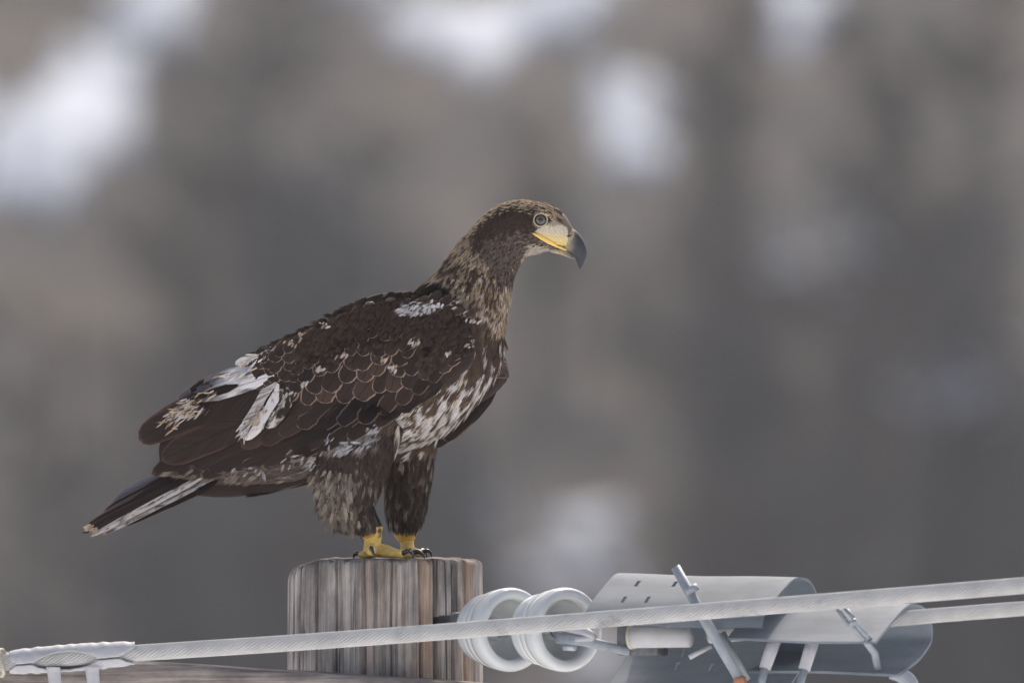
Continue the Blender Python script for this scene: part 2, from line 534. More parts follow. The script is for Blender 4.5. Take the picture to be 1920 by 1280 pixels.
for i, (px, py, rx, ry) in enumerate(SNOW):
    x, y, k = hill_point(px, py)
    rx_, ry_ = rx * k * 0.95, ry * k * 0.95 / 0.5
    n, m = 48, 7
    ph = rng.uniform(0, 6.28, 4)
    V = []
    for q in range(m):
        f = (q + 0.02) / (m - 1)
        for j in range(n):
            a = 2 * math.pi * j / n
            rr = 1 + 0.20 * math.sin(2 * a + ph[0]) + 0.18 * math.sin(3 * a + ph[1]) + 0.12 * math.sin(7 * a + ph[2]) + 0.08 * math.sin(11 * a + ph[3])
            xx, yy = x + rx_ * rr * f * math.cos(a), y + ry_ * rr * f * math.sin(a)
            V.append((xx, yy, float(H(np.array(xx), np.array(yy))) + (.16 + .004 * i) * math.sqrt(max(0, 1 - f * f)) + 0.03 - 0.14 * f ** 6))
    F = ring_faces(m, n)
    F.append(tuple(range(n)))
    tag(mesh_obj('snow_patch', V, F, M_SNOW, origin=(x, y, float(H(np.array(x), np.array(y))))), kind='structure')


# ------------------------------------------------------------------ trees on the hillside
def bare_tree_meshes(seed, h):
    r = random.Random(seed)
    limbs, tw = [], []
    limbs.append(tube([(0, 0, -0.3), (r.uniform(-.1, .1), 0, h * .35), (r.uniform(-.25, .25), r.uniform(-.2, .2), h * .7), (r.uniform(-.3, .3), 0, h)], [h * .022, h * .016, h * .010, h * .002], 7, sub=8))
    V, F = [], []
    for i in range(30):
        z0 = h * r.uniform(.12, .92)
        a = r.uniform(0, 6.283)
        L = h * r.uniform(.14, .30) * (1.1 - 0.6 * z0 / h)
        d = Vector((math.cos(a), math.sin(a), r.uniform(.25, 1.0))).normalized()
        p0 = Vector((0, 0, z0)); p1 = p0 + d * L * .5; p2 = p1 + (d + Vector((0, 0, .35))).normalized() * L * .5
        limbs.append(tube([p0, p1, p2], [h * .006, h * .004, h * .001], 5))
        for k in range(46):
            s = r.uniform(.15, 1.0)
            b = p0.lerp(p1, s * 2) if s < .5 else p1.lerp(p2, s * 2 - 1)
            td = (d + Vector((r.gauss(0, .7), r.gauss(0, .7), r.gauss(.15, .6)))).normalized()
            tl = r.uniform(.25, .75) * h / 9
            sd_ = td.orthogonal().normalized() * r.uniform(.012, .03)
            q = len(V)
            e = b + td * tl
            V += [tuple(b - sd_), tuple(b + sd_), tuple(e)]
            F.append((q, q + 1, q + 2))
            for kk in range(2):
                m_ = b.lerp(e, r.uniform(.3, .8))
                t2 = (td + Vector((r.gauss(0, .6), r.gauss(0, .6), r.gauss(0, .5)))).normalized() * tl * .6
                q = len(V)
                V += [tuple(m_ - sd_ * .7), tuple(m_ + sd_ * .7), tuple(m_ + t2)]
                F.append((q, q + 1, q + 2))
    return merge(limbs), (V, F)


def spruce_meshes(seed, h):
    r = random.Random(seed)
    tr = tube([(0, 0, -0.3), (0, 0, h * .5), (0, 0, h)], [h * .02, h * .013, h * .002], 7)
    V, F = [], []
    z = h * .06
    while z < h * .99:
        L = (h - z) * .24 + .12
        nb = 9
        a0 = r.uniform(0, 6.28)
        for k in range(nb):
            a = a0 + 6.283 * k / nb + r.uniform(-.25, .25)
            l = L * r.uniform(.65, 1.15)
            out = Vector((math.cos(a), math.sin(a), 0)); side = Vector((-math.sin(a), math.cos(a), 0))
            for m in range(7):
                f = (m + r.random()) / 7
                b = Vector((0, 0, z)) + out * l * f + Vector((0, 0, -.35 * l * f * f))
                for sg in (-1, 1):
                    e = b + out * l * .22 + side * sg * l * r.uniform(.1, .28) * (1.15 - f) + Vector((0, 0, -l * r.uniform(.02, .22)))
                    up = Vector((0, 0, l * .05))
                    q = len(V)
                    V += [tuple(b + up), tuple(b - out * l * .08 - up), tuple(e)]
                    F.append((q, q + 1, q + 2))
        z += h * r.uniform(.025, .04)
    return tr, (V, F)


TREES = {}


def tree(kind, variant, x, y, scale, rz):
    key = (kind, variant)
    z = float(H(np.array(x), np.array(y)))
    name = {'bare': 'bare_tree', 'grey': 'bare_tree', 'spruce': 'spruce_tree'}[kind]
    lab = {'bare': 'leafless brown tree, out of focus, on the snow patched hillside',
           'grey': 'leafless grey tree, out of focus, on the snow patched hillside',
           'spruce': 'dark evergreen spruce, out of focus, on the snow patched hillside'}[kind]
    if key not in TREES:
        (tv, tf), (cv, cf) = (spruce_meshes if kind == 'spruce' else bare_tree_meshes)(variant * 13 + len(kind), 9.0)
        root = empty(name, (x, y, z))
        mesh_obj('trunk', tv, tf, M_BARK, root)
        mesh_obj('crown', cv, cf, {'bare': M_TWIG, 'grey': M_TWIG2, 'spruce': M_NEEDLE}[kind], root, smooth=False)
        TREES[key] = root
    else:
        src = TREES[key]
        root = src.copy()
        C.objects.link(root)
        for ch in src.children:
            c = ch.copy(); C.objects.link(c); c.parent = root
        root.location = (x, y, z)
    root.rotation_euler = (0, 0, rz)
    root.scale = (scale, scale, scale)
    tag(root, lab, 'tree', {'bare': 'leafless brown trees on the far hillside', 'grey': 'leafless grey trees on the far hillside', 'spruce': 'dark spruces on the far hillside'}[kind])


def tree_px(kind, variant, px, py_top, y, rz=None):
    """a tree whose top reaches a measured height when it stands y metres out"""
    k = S * (CAMD + y) / CAMD
    x = (px - 960) * k
    ztop = cam.location.z + (640 - py_top) * k
    h = ztop - float(H(np.array(x), np.array(y)))
    if h < 1.5: return
    tree(kind, variant, x, y, h / 9.0, random.uniform(0, 6.28) if rz is None else rz)


TL = [('bare', 2, 1165, 440, 293), ('grey', 5, 1350, 600, 280), ('bare', 0, 1080, 420, 294), ('bare', 1, 1220, 500, 293), ('spruce', 0, 590, 60, 279), ('spruce', 1, 1850, 180, 276), ('spruce', 0, 1740, 820, 272), ('spruce', 1, -190, -120, 296),
      ('spruce', 2, 420, 640, 276), ('spruce', 2, 1390, 560, 279), ('spruce', 0, 1430, 700, 274), ('spruce', 1, 330, 640, 273),
      ('spruce', 1, 780, 330, 284), ('spruce', 2, 1560, 620, 277), ('spruce', 0, 800, 820, 271), ('spruce', 2, 60, 980, 270),
      ('bare', 0, 480, -80, 286), ('bare', 1, 360, 190, 283), ('bare', 2, 700, 160, 288), ('bare', 3, 1010, 220, 293), ('bare', 0, 1330, 60, 290),
      ('bare', 1, 1420, 260, 281), ('bare', 2, 1640, -60, 292), ('bare', 3, 1720, 120, 284), ('bare', 1, 120, 470, 280), ('bare', 2, 250, 540, 278),
      ('bare', 3, 520, 420, 282), ('bare', 0, 640, 600, 276), ('bare', 1, 760, 420, 281), ('bare', 2, 1370, 420, 283), ('bare', 3, 1480, 480, 279),
      ('bare', 0, 1620, 400, 286), ('bare', 1, 1780, 420, 280), ('bare', 2, 20, 640, 276), ('bare', 3, 1400, 860, 272), ('bare', 0, 1580, 760, 274),
      ('bare', 1, 1880, 640, 275), ('bare', 2, 760, 560, 279), ('bare', 0, 330, 760, 274), ('bare', 3, 1370, 900, 271),
      ('grey', 4, 560, 330, 284), ('grey', 5, 640, 420, 280), ('grey', 4, 1600, 330, 288), ('grey', 5, 1800, 520, 282), ('grey', 4, 800, 620, 277),
      ('grey', 5, 700, 640, 275), ('grey', 4, 180, 820, 272), ('grey', 5, 1500, 900, 271), ('grey', 4, 1850, 900, 271), ('grey', 5, 1000, 330, 295),
      ('grey', 4, 720, 760, 273), ('grey', 5, 430, 900, 271), ('bare', 1, 1380, -100, 298), ('bare', 3, 1850, -80, 296), ('grey', 5, 460, 60, 296), ('bare', 2, 560, 860, 270)]
for t in TL: tree_px(*t)

# snow caught on twigs of a few crowns
for px, py, y, sp, n in ((1800, 750, 275.5, 62, 34), (1610, 460, 285, 55, 26), (1480, 500, 279, 40, 14)):
    k = S * (CAMD + y) / CAMD
    parts = []
    c0 = np.array([(px - 960) * k, y, cam.location.z + (640 - py) * k])
    for _ in range(n):
        c = c0 + np.array([rng.normal(0, sp * k), rng.normal(0, .35), rng.normal(0, sp * .55 * k)])
        r_ = rng.uniform(.06, .15)
        parts.append(lathe([(-r_ * .5, r_ * .1), (-r_ * .35, r_ * .8), (0, r_), (r_ * .4, r_ * .75), (r_ * .6, r_ * .1)], 8, c, (0.1, 0, 1)))
    v, f = merge(parts)
    tag(mesh_obj('branch_snow', v, f, M_SNOW, origin=tuple(c0)), kind='stuff')

# ------------------------------------------------------------------ winter haze between the lens and the hill
M_HAZE = bpy.data.materials.new('haze_air')
M_HAZE.use_nodes = True
hn = M_HAZE.node_tree
for n_ in list(hn.nodes):
    if n_.type == 'BSDF_PRINCIPLED': hn.nodes.remove(n_)
pv = hn.nodes.new('ShaderNodeVolumePrincipled')
pv.inputs['Color'].default_value = (0.92, 0.93, 0.95, 1)
pv.inputs['Density'].default_value = 0.00042
hn.links.new(pv.outputs[0], hn.nodes['Material Output'].inputs['Volume'])
v, f = box((0, 250, 42), (1, 0, 0), (0, 1, 0), (0, 0, 1), 720, 670, 43.5)
tag(mesh_obj('haze', v, f, M_HAZE, origin=(0, 250, 42), smooth=False), kind='stuff')

# ------------------------------------------------------------------ wooden pole
PC = Q2W((723, 10, -1045)); PR = 183 * S
cracks = []
rc = random.Random(3)
for i in range(46):
    cracks.append((rc.uniform(0, 2 * math.pi), rc.uniform(.003, .012), .0008 + .006 * rc.random() ** 2.2, rc.uniform(-.5, .05), rc.uniform(.15, .7), rc.uniform(0, 6)))
for aa, ww, dd in ((-1.02, .024, .024), (-1.20, .010, .010), (-.80, .02, .010), (-2.64, .014, .009), (-2.1, .011, .007), (-1.78, .013, .008), (-1.5, .010, .006), (-.62, .012, .009), (-2.35, .009, .006)):
    cracks.append((aa, ww, dd, -.6, .9, rc.uniform(0, 6)))
cracks.append((-2.56, .022, .014, -.116, .022, 0))
NA = 640
th = np.linspace(0, 2 * math.pi, NA, endpoint=False)
zr = [-9.4, -4.0, -1.0, -.5] + list(np.linspace(-.30, -.022, 44))
V, F = [], []
lump = sum(rc.uniform(.2, 1) / k * np.sin(k * th + rc.uniform(0, 6)) for k in range(1, 60)) * .0012


chip = .0022 * np.clip(sum(rc.uniform(.3, 1) * np.sin(k * th + rc.uniform(0, 6)) for k in (5, 9, 14, 23, 41, 77)) * .8, 0, 1.6)


def pole_r(z):
    r = PR + lump + 0.004 * np.clip(-z, 0, 9)
    for a, ww, dd, z0, l, ph in cracks:
        f = 1.0 if z0 + l > z > z0 else 0.0
        if z < -.6: f = .3
        da = (th - a - .012 * math.sin(9 * z + ph) - .005 * math.sin(31 * z + ph) + math.pi) % (2 * math.pi) - math.pi
        r = r - f * dd * np.exp(-(da / ww) ** 2)
    return r


def top_drop(x, y):
    l = np.clip((-x / PR - 0.42) / 0.58, 0, 1)
    q = np.clip((x / PR - 0.75) / 0.25, 0, 1)
    return .020 * l ** 2.6 + .004 * q + .0018 * np.sin(x * 110) * np.sin(y * 90 + 1)


for z in zr:
    r = pole_r(z)
    x, y = r * np.cos(th), r * np.sin(th)
    zz = z - (top_drop(x, y) if z > -.2 else 0)
    V += list(np.stack([x, y, np.broadcast_to(zz, x.shape)], -1))
rows = len(zr)
for t in np.linspace(.15, 1, 7):
    a = t * math.pi / 2
    r = pole_r(-.02) - (.0055 + .010 * np.clip(-np.cos(th) - .6, 0, .4)) * (1 - math.cos(a))
    x, y = r * np.cos(th), r * np.sin(th)
    V += list(np.stack([x, y, -(.0065 + .02 * np.clip(-np.cos(th) - .6, 0, .4)) * (1 - math.sin(a)) - top_drop(x, y) - .0015 - chip], -1)); rows += 1
rim = pole_r(-.02) - .0055 - .010 * np.clip(-np.cos(th) - .6, 0, .4)
for f in (.92, .8, .6, .4, .2, .03):
    r = rim * f + (1 - f) * 0
    x, y = r * np.cos(th), r * np.sin(th)
    V += list(np.stack([x, y, -top_drop(x, y) - .0015 - chip * f ** 4], -1)); rows += 1
F = ring_faces(rows, NA)
F.append(tuple((rows - 1) * NA + j for j in range(NA)))
tw = np.tile(th, rows)
warm = .95 * np.exp(-((tw + 1.14) / .075) ** 2) + .6 * np.exp(-((tw + .55) / .09) ** 2) + .3 * np.exp(-((tw + 1.75) / .05) ** 2)
# 0..2pi angles: the lens side is 3pi/2
tw2 = tw - 2 * math.pi
warm = np.maximum(warm, .55 * np.exp(-((tw2 + 1.14) / .075) ** 2) + .6 * np.exp(-((tw2 + .55) / .09) ** 2) + .3 * np.exp(-((tw2 + 1.75) / .05) ** 2))
po = mesh_obj('utility_pole', np.array(V) + PC, F, M_POLE, origin=(PC[0], PC[1], 0.0), col=np.stack([warm] * 3, -1))
tag(po, 'weathered grey wooden pole with vertical cracks under the perched eagle', 'pole')

# ------------------------------------------------------------------ wooden crossarm
sl = math.atan2(42, 660)
ax = Vector((math.cos(sl), 0, -math.sin(sl))); az_ = Vector((math.sin(sl), 0, math.cos(sl))); ay = Vector((0, 1, 0))
ac = HW(722, 1268.5, -250)
nl, prof = 160, []
hw, hh, bv = .052, .115, .007
for (a, b) in ((-hw + bv, 0), (-hw * .5, 0), (0, 0), (hw * .5, 0), (hw - bv, 0), (hw, -bv), (hw, -hh * .5), (hw, -hh + bv), (hw - bv, -hh), (0, -hh), (-hw + bv, -hh), (-hw, -hh + bv),
               (-hw, -hh * .8), (-hw, -hh * .6), (-hw, -hh * .45), (-hw, -hh * .3), (-hw, -hh * .15), (-hw, -bv)):
    prof.append((a, b))
V = []
for i in range(nl):
    t = -1.25 + 2.5 * i / (nl - 1)
    for j, (a, b) in enumerate(prof):
        g = .0003 * math.sin(t * 13 + j * 2.1) + .0004 * math.sin(t * 37 + j * 4.4) + .0014 * math.sin(j * 5.3)
        V.append(tuple(ac + ax * t + ay * a * (1 + g * 6) + az_ * (b + g)))
F = ring_faces(nl, len(prof))
F.append(tuple(range(len(prof)))); F.append(tuple((nl - 1) * len(prof) + j for j in range(len(prof))))
tag(mesh_obj('crossarm', V, F, M_ARM, origin=tuple(ac)), 'weathered wooden crossarm bolted low across the pole', 'crossarm')

# ------------------------------------------------------------------ cables
def cable(name, pts, rad, pitch, label, wires=16):
    k = catmull([tuple(p) for p in pts], 12 * len(pts))
    seg = np.linalg.norm(np.diff(k, axis=0), axis=1); L = np.concatenate([[0], np.cumsum(seg)])
    n = int(L[-1] / .0021)
    s = np.linspace(0, L[-1], n)
    P = np.stack([np.interp(s, L, k[:, i]) for i in range(3)], -1)
    T = np.gradient(P, axis=0); T /= np.linalg.norm(T, axis=1)[:, None]
    up = np.array([0, 0, 1.0])
    A = np.cross(T, up); A /= np.linalg.norm(A, axis=1)[:, None]
    B = np.cross(A, T)
    m = wires * 6
    tt = 2 * math.pi * np.arange(m) / m
    lob = rad * (0.83 + 0.18 * np.abs(np.cos(wires * tt / 2)) ** .8)
    V = np.empty((n, m, 3))
    for i in range(n):
        a = tt + 2 * math.pi * s[i] / pitch
        V[i] = P[i] + lob[:, None] * (np.cos(a)[:, None] * A[i] + np.sin(a)[:, None] * B[i])
    F = ring_faces(n, m)
    F.append(tuple(range(m))); F.append(tuple((n - 1) * m + j for j in range(m)))
    return tag(mesh_obj(name, V.reshape(-1, 3), F, M_CABLE, origin=tuple(P[0])), label, 'cable')


def cd(px): return -540 - .29 * (px - 250)


CY = [(-320, 1266), (0, 1242), (250, 1224), (540, 1205), (840, 1183), (1300, 1147), (1600, 1123), (1920, 1097), (2300, 1066)]
cable('stranded_cable', [HW(x, y, cd(x)) for x, y in CY], 15.2 * S, .125, 'upper long stranded aluminium cable crossing in front of the pole')
cable('stranded_cable', [HW(x, y, d) for x, y, d in ((1330, 1192, -640), (1500, 1178, -720), (1700, 1158, -800), (1920, 1140, -890), (2300, 1110, -1040))], 13.5 * S, .115,
      'lower short stranded cable running out of the right hand grey cover')

# sleeve clamped on the cable at the left
def cpos(px): return HW(px, np.interp(px, [q[0] for q in CY], [q[1] for q in CY]), cd(px))


sl_root = empty('cable_tie', tuple(cpos(120)))
so = tuple(cpos(120))
n, m = 120, 44
V = []
for i in range(n):
    px = 18 + 234 * i / (n - 1)
    p = np.array(cpos(px))
    u = (px - 62) / 122
    gap = .07 + (.80 * math.sin(math.pi * u) ** .8 if 0 < u < 1 else 0) + max(0, (px - 222) / 30) ** 1.3 * .95 + max(0, (30 - px) / 12) * .5
    rad_ = (20 + 5.5 * math.sin(math.pi * np.clip((px - 10) / 250, 0, 1)) ** .6 + .45 * math.sin(px * .30) + .25 * math.sin(px * .17 + 1)) * S
    for j in range(m):
        f = j / (m - 1)
        a = -math.pi + gap * .9 + f * (2 * math.pi - gap * 1.9) - .25
        V.append(p + np.array([0, math.cos(a) * rad_, (math.sin(a) * -1) * rad_ * (1 + .02 * math.sin(px * .2))]))
so_ = mesh_obj('sleeve', V, ring_faces(n, m, close=False), M_SLEEVE, sl_root, so)
md = so_.modifiers.new('s', 'SOLIDIFY'); md.thickness = .0026; md.offset = 1
bake(so_)
for px0, px1 in ((100, 118), (172, 190)):
    pts = []
    V = []
    for i in range(14):
        f = i / 13
        c = np.array(HW(px0 + (px1 - px0) * f, 1250 + 160 * f, cd(px0) - 24 + 60 * f * f))
        wv = (13 - 1.5 * math.sin(f * 6)) * S
        for a, b in ((-1, -1), (-.4, -1.5), (.4, -1.5), (1, -1), (1, 1), (-1, 1)):
            V.append(c + np.array([a * wv, b * 2.2 * S, 0]))
    F = ring_faces(14, 6); F += [tuple(range(6)), tuple(13 * 6 + j for j in range(6))]
    mesh_obj('strap', V, F, M_SLEEVE, sl_root, so)
tag(sl_root, 'pale wrapped cable tie with a lens shaped opening and two straps, at the left end', 'cable tie')
g = []
for k in range(15):
    a = 2 * math.pi * k / 14
    g.append(cpos(2) + Vector((.004 * math.sin(a * 2), math.cos(a) * 24 * S, math.sin(a) * 24 * S)))
v, f = tube(g, 4.2 * S, 8)
tag(mesh_obj('tie_ring', v, f, M_RINGY, origin=tuple(cpos(2))), 'small yellowed ring round the cable beside the pale cable tie', 'ring')

# ------------------------------------------------------------------ insulators
IA = Vector((.56, -.83, 0)).normalized()
prof = [(-136, 4), (-136, 16), (-128, 20), (-116, 30), (-110, 46), (-103, 58), (-95, 64), (-84, 66.5), (-70, 68), (-63, 69.5), (-60, 67), (-56, 71), (-46, 73.5), (-41, 74), (-38, 71.5), (-34, 75.5), (-20, 77.5), (-10, 78.3), (-3, 77.2),
        (2, 74.5), (4, 70.5), (4.2, 66), (3, 61), (-1, 57.5), (-8, 55.5), (-18, 54.5), (-30, 57), (-48, 51), (-62, 42), (-70, 30), (-72, 24), (-60, 20), (-44, 19), (-38, 16)]
prof = [(a * S, r * S) for a, r in prof]
for i, (px, lab) in enumerate(((962, 'left white porcelain insulator bell, next to the pole'), (1065, 'right white porcelain insulator bell, next to the grey cover'))):
    c = HW(px, 1180, -332 - i * 153)
    root = empty('insulator', tuple(c))
    v, f = lathe(prof, 72, c, IA)
    mesh_obj('bell', v, f, M_PORC, root, tuple(c))
    v, f = lathe([(-44 * S, .5 * S), (-36 * S, 16 * S), (-30 * S, 16 * S), (-28 * S, 9 * S), (4 * S, 8 * S), (10 * S, 11 * S), (12 * S, .5 * S)], 20, c, IA)
    mesh_obj('pin', v, f, M_GALV, root, tuple(c))
    v, f = lathe([(-150 * S, .5 * S), (-150 * S, 15 * S), (-136 * S, 24 * S), (-124 * S, 26 * S)], 24, c, IA)
    mesh_obj('cap', v, f, M_GALV, root, tuple(c))
    tag(root, lab, 'insulator', 'porcelain insulators in a string')
c = HW(832, 1166, -140)
v, f = merge([lathe([(-30 * S, .5 * S), (-30 * S, 13 * S), (40 * S, 13 * S), (40 * S, 20 * S), (62 * S, 20 * S), (64 * S, .5 * S)], 16, c, IA),
              tube([c + IA * 60 * S, HW(905, 1178, -250)], 8 * S, 8)])
tag(mesh_obj('eye_bolt', v, f, M_DARKM, origin=tuple(c)), 'dark steel bolt fixing the insulators to the pole side', 'bolt')
# link from the second insulator to the clamp
c = HW(1065, 1182, -500)
root = empty('clevis_link', tuple(c))
v, f = tube([HW(1045, 1196, -520), HW(1090, 1200, -560), HW(1180, 1221, -620)], [6.5 * S, 6.5 * S, 5.5 * S], 10, 1.6)
mesh_obj('strap', v, f, M_ROD, root, tuple(c))
v, f = tube([HW(1050, 1182, -500), HW(1080, 1180, -545), HW(1104, 1187, -575), HW(1112, 1195, -580), HW(1080, 1198, -560)], [6 * S, 9 * S, 8 * S, 6 * S, 5 * S], 10, sub=14)
mesh_obj('shackle', v, f, M_SLEEVE, root, tuple(c))
v, f = tube([HW(1058, 1212, -530), HW(1078, 1213, -545)], [7 * S, 7 * S], 10)
mesh_obj('nut', v, f, M_GALV, root, tuple(c))
tag(root, 'steel strap and shackle joining the right insulator to the clamp', 'link')

# dead-end clamp
c = HW(1205, 1200, -600)
root = empty('cable_clamp', tuple(c))
bx = Vector((.9, -.43, 0)).normalized(); by = Vector((.43, .9, 0)).normalized()
v, f = box(c, bx, by, (0, 0, 1), 42 * S, 26 * S, 28 * S)
o = mesh_obj('jaw', v, f, M_DARKM, root, tuple(c), smooth=False)
md = o.modifiers.new('b', 'BEVEL'); md.width = .004; md.segments = 2; bake(o)
v, f = lathe([(0, .5 * S), (0, 21 * S), (4 * S, 22 * S), (118 * S, 20 * S), (120 * S, .5 * S)], 28, HW(1185, 1192, -648), bx)
mesh_obj('barrel', v, f, M_SLEEVE, root, tuple(c))
v, f = lathe([(-2 * S, 21.5 * S), (-2 * S, 24 * S), (4 * S, 24 * S), (4 * S, 21.5 * S)], 28, HW(1185, 1192, -648), bx)
mesh_obj('seal', v, f, M_RINGY, root, tuple(c))
tag(root, 'dark cable clamp with a pale barrel under the left grey cover', 'clamp')

# ------------------------------------------------------------------ grey covers over the cable ends
GA = Vector((.9, -.43, -.016)).normalized()
GU = Vector((-.43, -.9, 0)).normalized()
GV = Vector((0, 0, -1))


def cover(name, right_ridge, length, sec, slots, label, posts=()):
    p0 = right_ridge
    root = empty(name, tuple(p0))
    k = catmull(sec, 44)
    n = 40
    V = []
    for i in range(n):
        t = -length * (1 - i / (n - 1))
        for u, vv in k:
            slant = 0.0
            V.append(p0 + GA * (t * S + slant) + GU * (u * S) + GV * ((vv + 1.2 * math.sin(t * .021 + u * .03)) * S))
    o = mesh_obj('shell', [tuple(q) for q in V], ring_faces(n, 44, close=False), M_COVER, root, tuple(p0))
    md = o.modifiers.new('s', 'SOLIDIFY'); md.thickness = .0038; md.offset = 0
    cut = []
    for px, u, vv, t in slots:
        c = p0 + GA * (t * S) + GU * (u * S) + GV * (vv * S)
        dr = (GU * .75 + GV * .55 - GA * .1).normalized()
        cut.append(tube([c - dr * 9 * S + Vector((0, .03, .02)) * 0, c + dr * 9 * S], [3.6 * S, 3.6 * S], 8))
    if cut:
        # slots are raised-lip openings cut through the sheet
        nrm = (GU * .85 + GV * .53).normalized().cross(GA).normalized()
        for px, u, vv, t in slots:
            c = p0 + GA * (t * S) + GU * (u * S) + GV * (vv * S)
            d1 = (GU * .85 + GV * .53).normalized()
            bv, bf = box(c, (d1 * .92 + GA * .1).normalized(), GA, nrm, 12 * S, 3.6 * S, 26 * S)
            co = mesh_obj('cutter', bv, bf, None, root, tuple(p0), smooth=False)
            bo = o.modifiers.new('c', 'BOOLEAN'); bo.object = co; bo.operation = 'DIFFERENCE'; bo.solver = 'EXACT'
    bake(o)
    for ch in list(root.children):
        if ch.name.startswith('cutter'): bpy.data.objects.remove(ch)
    try: o.data.set_sharp_from_angle(angle=R(35))
    except Exception: pass
    for pa, pb, pc in posts:
        v, f = tube([pa, pb], [12.5 * S, 11 * S], 16)
        po_ = mesh_obj('post', v, f, M_SLEEVE, root, tuple(p0))
        v, f = tube([pb, pc], [7.5 * S, 6.5 * S], 12)
        mesh_obj('pin', v, f, M_ROD, po_, tuple(p0))
    tag(root, label, 'cover', 'grey plastic covers over the cable ends')
    return root


SEC = [(150, 62), (112, 42), (70, 20), (32, 3), (5, -4), (-30, -4), (-62, 2), (-88, 20), (-100, 44), (-92, 66), (-50, 92), (0, 108), (55, 121)]
SEC1 = [(148, 84), (142, 66), (112, 44), (70, 22), (32, 4), (5, -4), (-30, -4), (-62, 2), (-88, 20), (-100, 46), (-96, 84), (-60, 130), (-10, 170), (40, 200)]
cover('cable_cover', HW(1492, 1090, -690), 362, SEC1,
      [(0, 46, 11, -300), (0, 46, 11, -224), (0, 104, 40, -300), (0, 104, 40, -252), (0, -20, 163, -250), (0, -50, 140, -250), (0, -20, 163, -180)],
      'left grey folded plastic cover with slots, beside the insulators')
cover('cable_cover', HW(1706, 1140, -790), 300, SEC, [],
      'right grey folded plastic cover holding the lower cable',
      [(HW(1456, 1190, -800), HW(1434, 1252, -810), HW(1420, 1310, -815)), (HW(1526, 1194, -830), HW(1508, 1254, -840), HW(1492, 1310, -845))])

# rods through the covers
p = [HW(1266, 1062, -790), HW(1330, 1176, -800), HW(1390, 1277, -810)]
root = empty('fastening_rod', tuple(p[2]))
v, f = tube(p, [9 * S, 10 * S, 9.5 * S], 14)
mesh_obj('shaft', v, f, M_ROD, root, tuple(p[2]))
v, f = tube([HW(1386, 1270, -810), HW(1394, 1300, -812)], [12 * S, 12 * S], 14)
mesh_obj('cap', v, f, M_COPPER, root, tuple(p[2]))
v, f = tube([HW(1294, 1098, -800), HW(1300, 1110, -800)], [12.5 * S, 12.5 * S], 14)
mesh_obj('collar', v, f, M_GALV, root, tuple(p[2]))
tag(root, 'long grey rod with an orange end pushed through the left cover', 'rod')
p = [HW(1352, 1186, -720), HW(1400, 1275, -730)]
v, f = tube(p, [8.5 * S, 8.5 * S], 12)
tag(mesh_obj('fastening_rod', v, f, M_ROD, origin=tuple(p[1])), 'short grey rod just behind the long orange tipped rod', 'rod')
root = empty('locking_clip', tuple(HW(1602, 1172, -910)))
rp = tuple(HW(1602, 1172, -910))
v, f = tube([HW(1566, 1134, -905), HW(1588, 1166, -925), HW(1600, 1176, -925), HW(1618, 1196, -915), HW(1640, 1224, -830), HW(1648, 1262, -800)], [4.5 * S, 4.5 * S, 5 * S, 5 * S, 7 * S, 7 * S], 10)
mesh_obj('pin', v, f, M_ROD, root, rp)
v, f = tube([HW(1580, 1134, -905), HW(1600, 1156, -928), HW(1604, 1168, -930), HW(1622, 1186, -925), HW(1634, 1200, -910)], [4 * S] * 5, 10)
mesh_obj('wire', v, f, M_ROD, root, rp)
v, f = tube([HW(1592, 1172, -934), HW(1606, 1162, -936)], [5.5 * S] * 2, 10)
mesh_obj('latch', v, f, M_GALV, root, rp)
tag(root, 'crossed wire locking clip on the right grey cover', 'clip')
v, f = tube([HW(1292, 1232, -690), HW(1334, 1210, -690)], [4.5 * S, 4.5 * S], 8)
tag(mesh_obj('cotter_pin', v, f, M_SLEEVE, origin=tuple(HW(1312, 1222, -690))), 'thin pale cotter pin under the left grey cover', 'pin')
p = [HW(1668, 1262, -800), HW(1690, 1266, -800), HW(1706, 1280, -800), HW(1712, 1310, -800)]
v, f = tube(p, [6 * S, 9 * S, 10 * S, 10 * S], 12, 1.5, sub=10)
tag(mesh_obj('cover_lug', v, f, M_ROD, origin=tuple(p[1])), 'curved grey lug at the lower right corner of the right cover', 'lug')

# ================================================================== THE EAGLE
EO = Q2W((735, 0, -1045))
eagle = empty('eagle', tuple(EO))
tag(eagle, 'young brown eagle with white mottling and a hooked beak, perched on the pole', 'eagle')
YAW = R(20)
SY, CYW = math.sin(YAW), math.cos(YAW)


def dax(px): return -.364 * (px - 760)


def eobj(name, v, f, m, parent=None, **kw):
    return mesh_obj(name, Q2W(v), f, m, parent or eagle, tuple(EO), **kw)


def body_loft(keys, n, seg, lat):
    """keys: px, py, d, half height, half width"""
    k = catmull(keys, n)
    P = np.column_stack([k[:, 0], k[:, 2], -k[:, 1]])
    T = np.gradient(P, axis=0)
    V = []
    for i in range(n):
        t2 = np.array([T[i][0], T[i][2]]); t2 /= np.linalg.norm(t2)
        dors = np.array([-t2[1], 0, t2[0]])
        la = lat(i / (n - 1))
        for j in range(seg):
            a = 2 * math.pi * j / seg
            V.append(P[i] + dors * max(k[i, 3], .5) * math.cos(a) + la * max(k[i, 4], .5) * math.sin(a))
    F = ring_faces(n, seg)
    F += [tuple(range(seg))[::-1], tuple((n - 1) * seg + j for j in range(seg))]
    return np.array(V), F, P


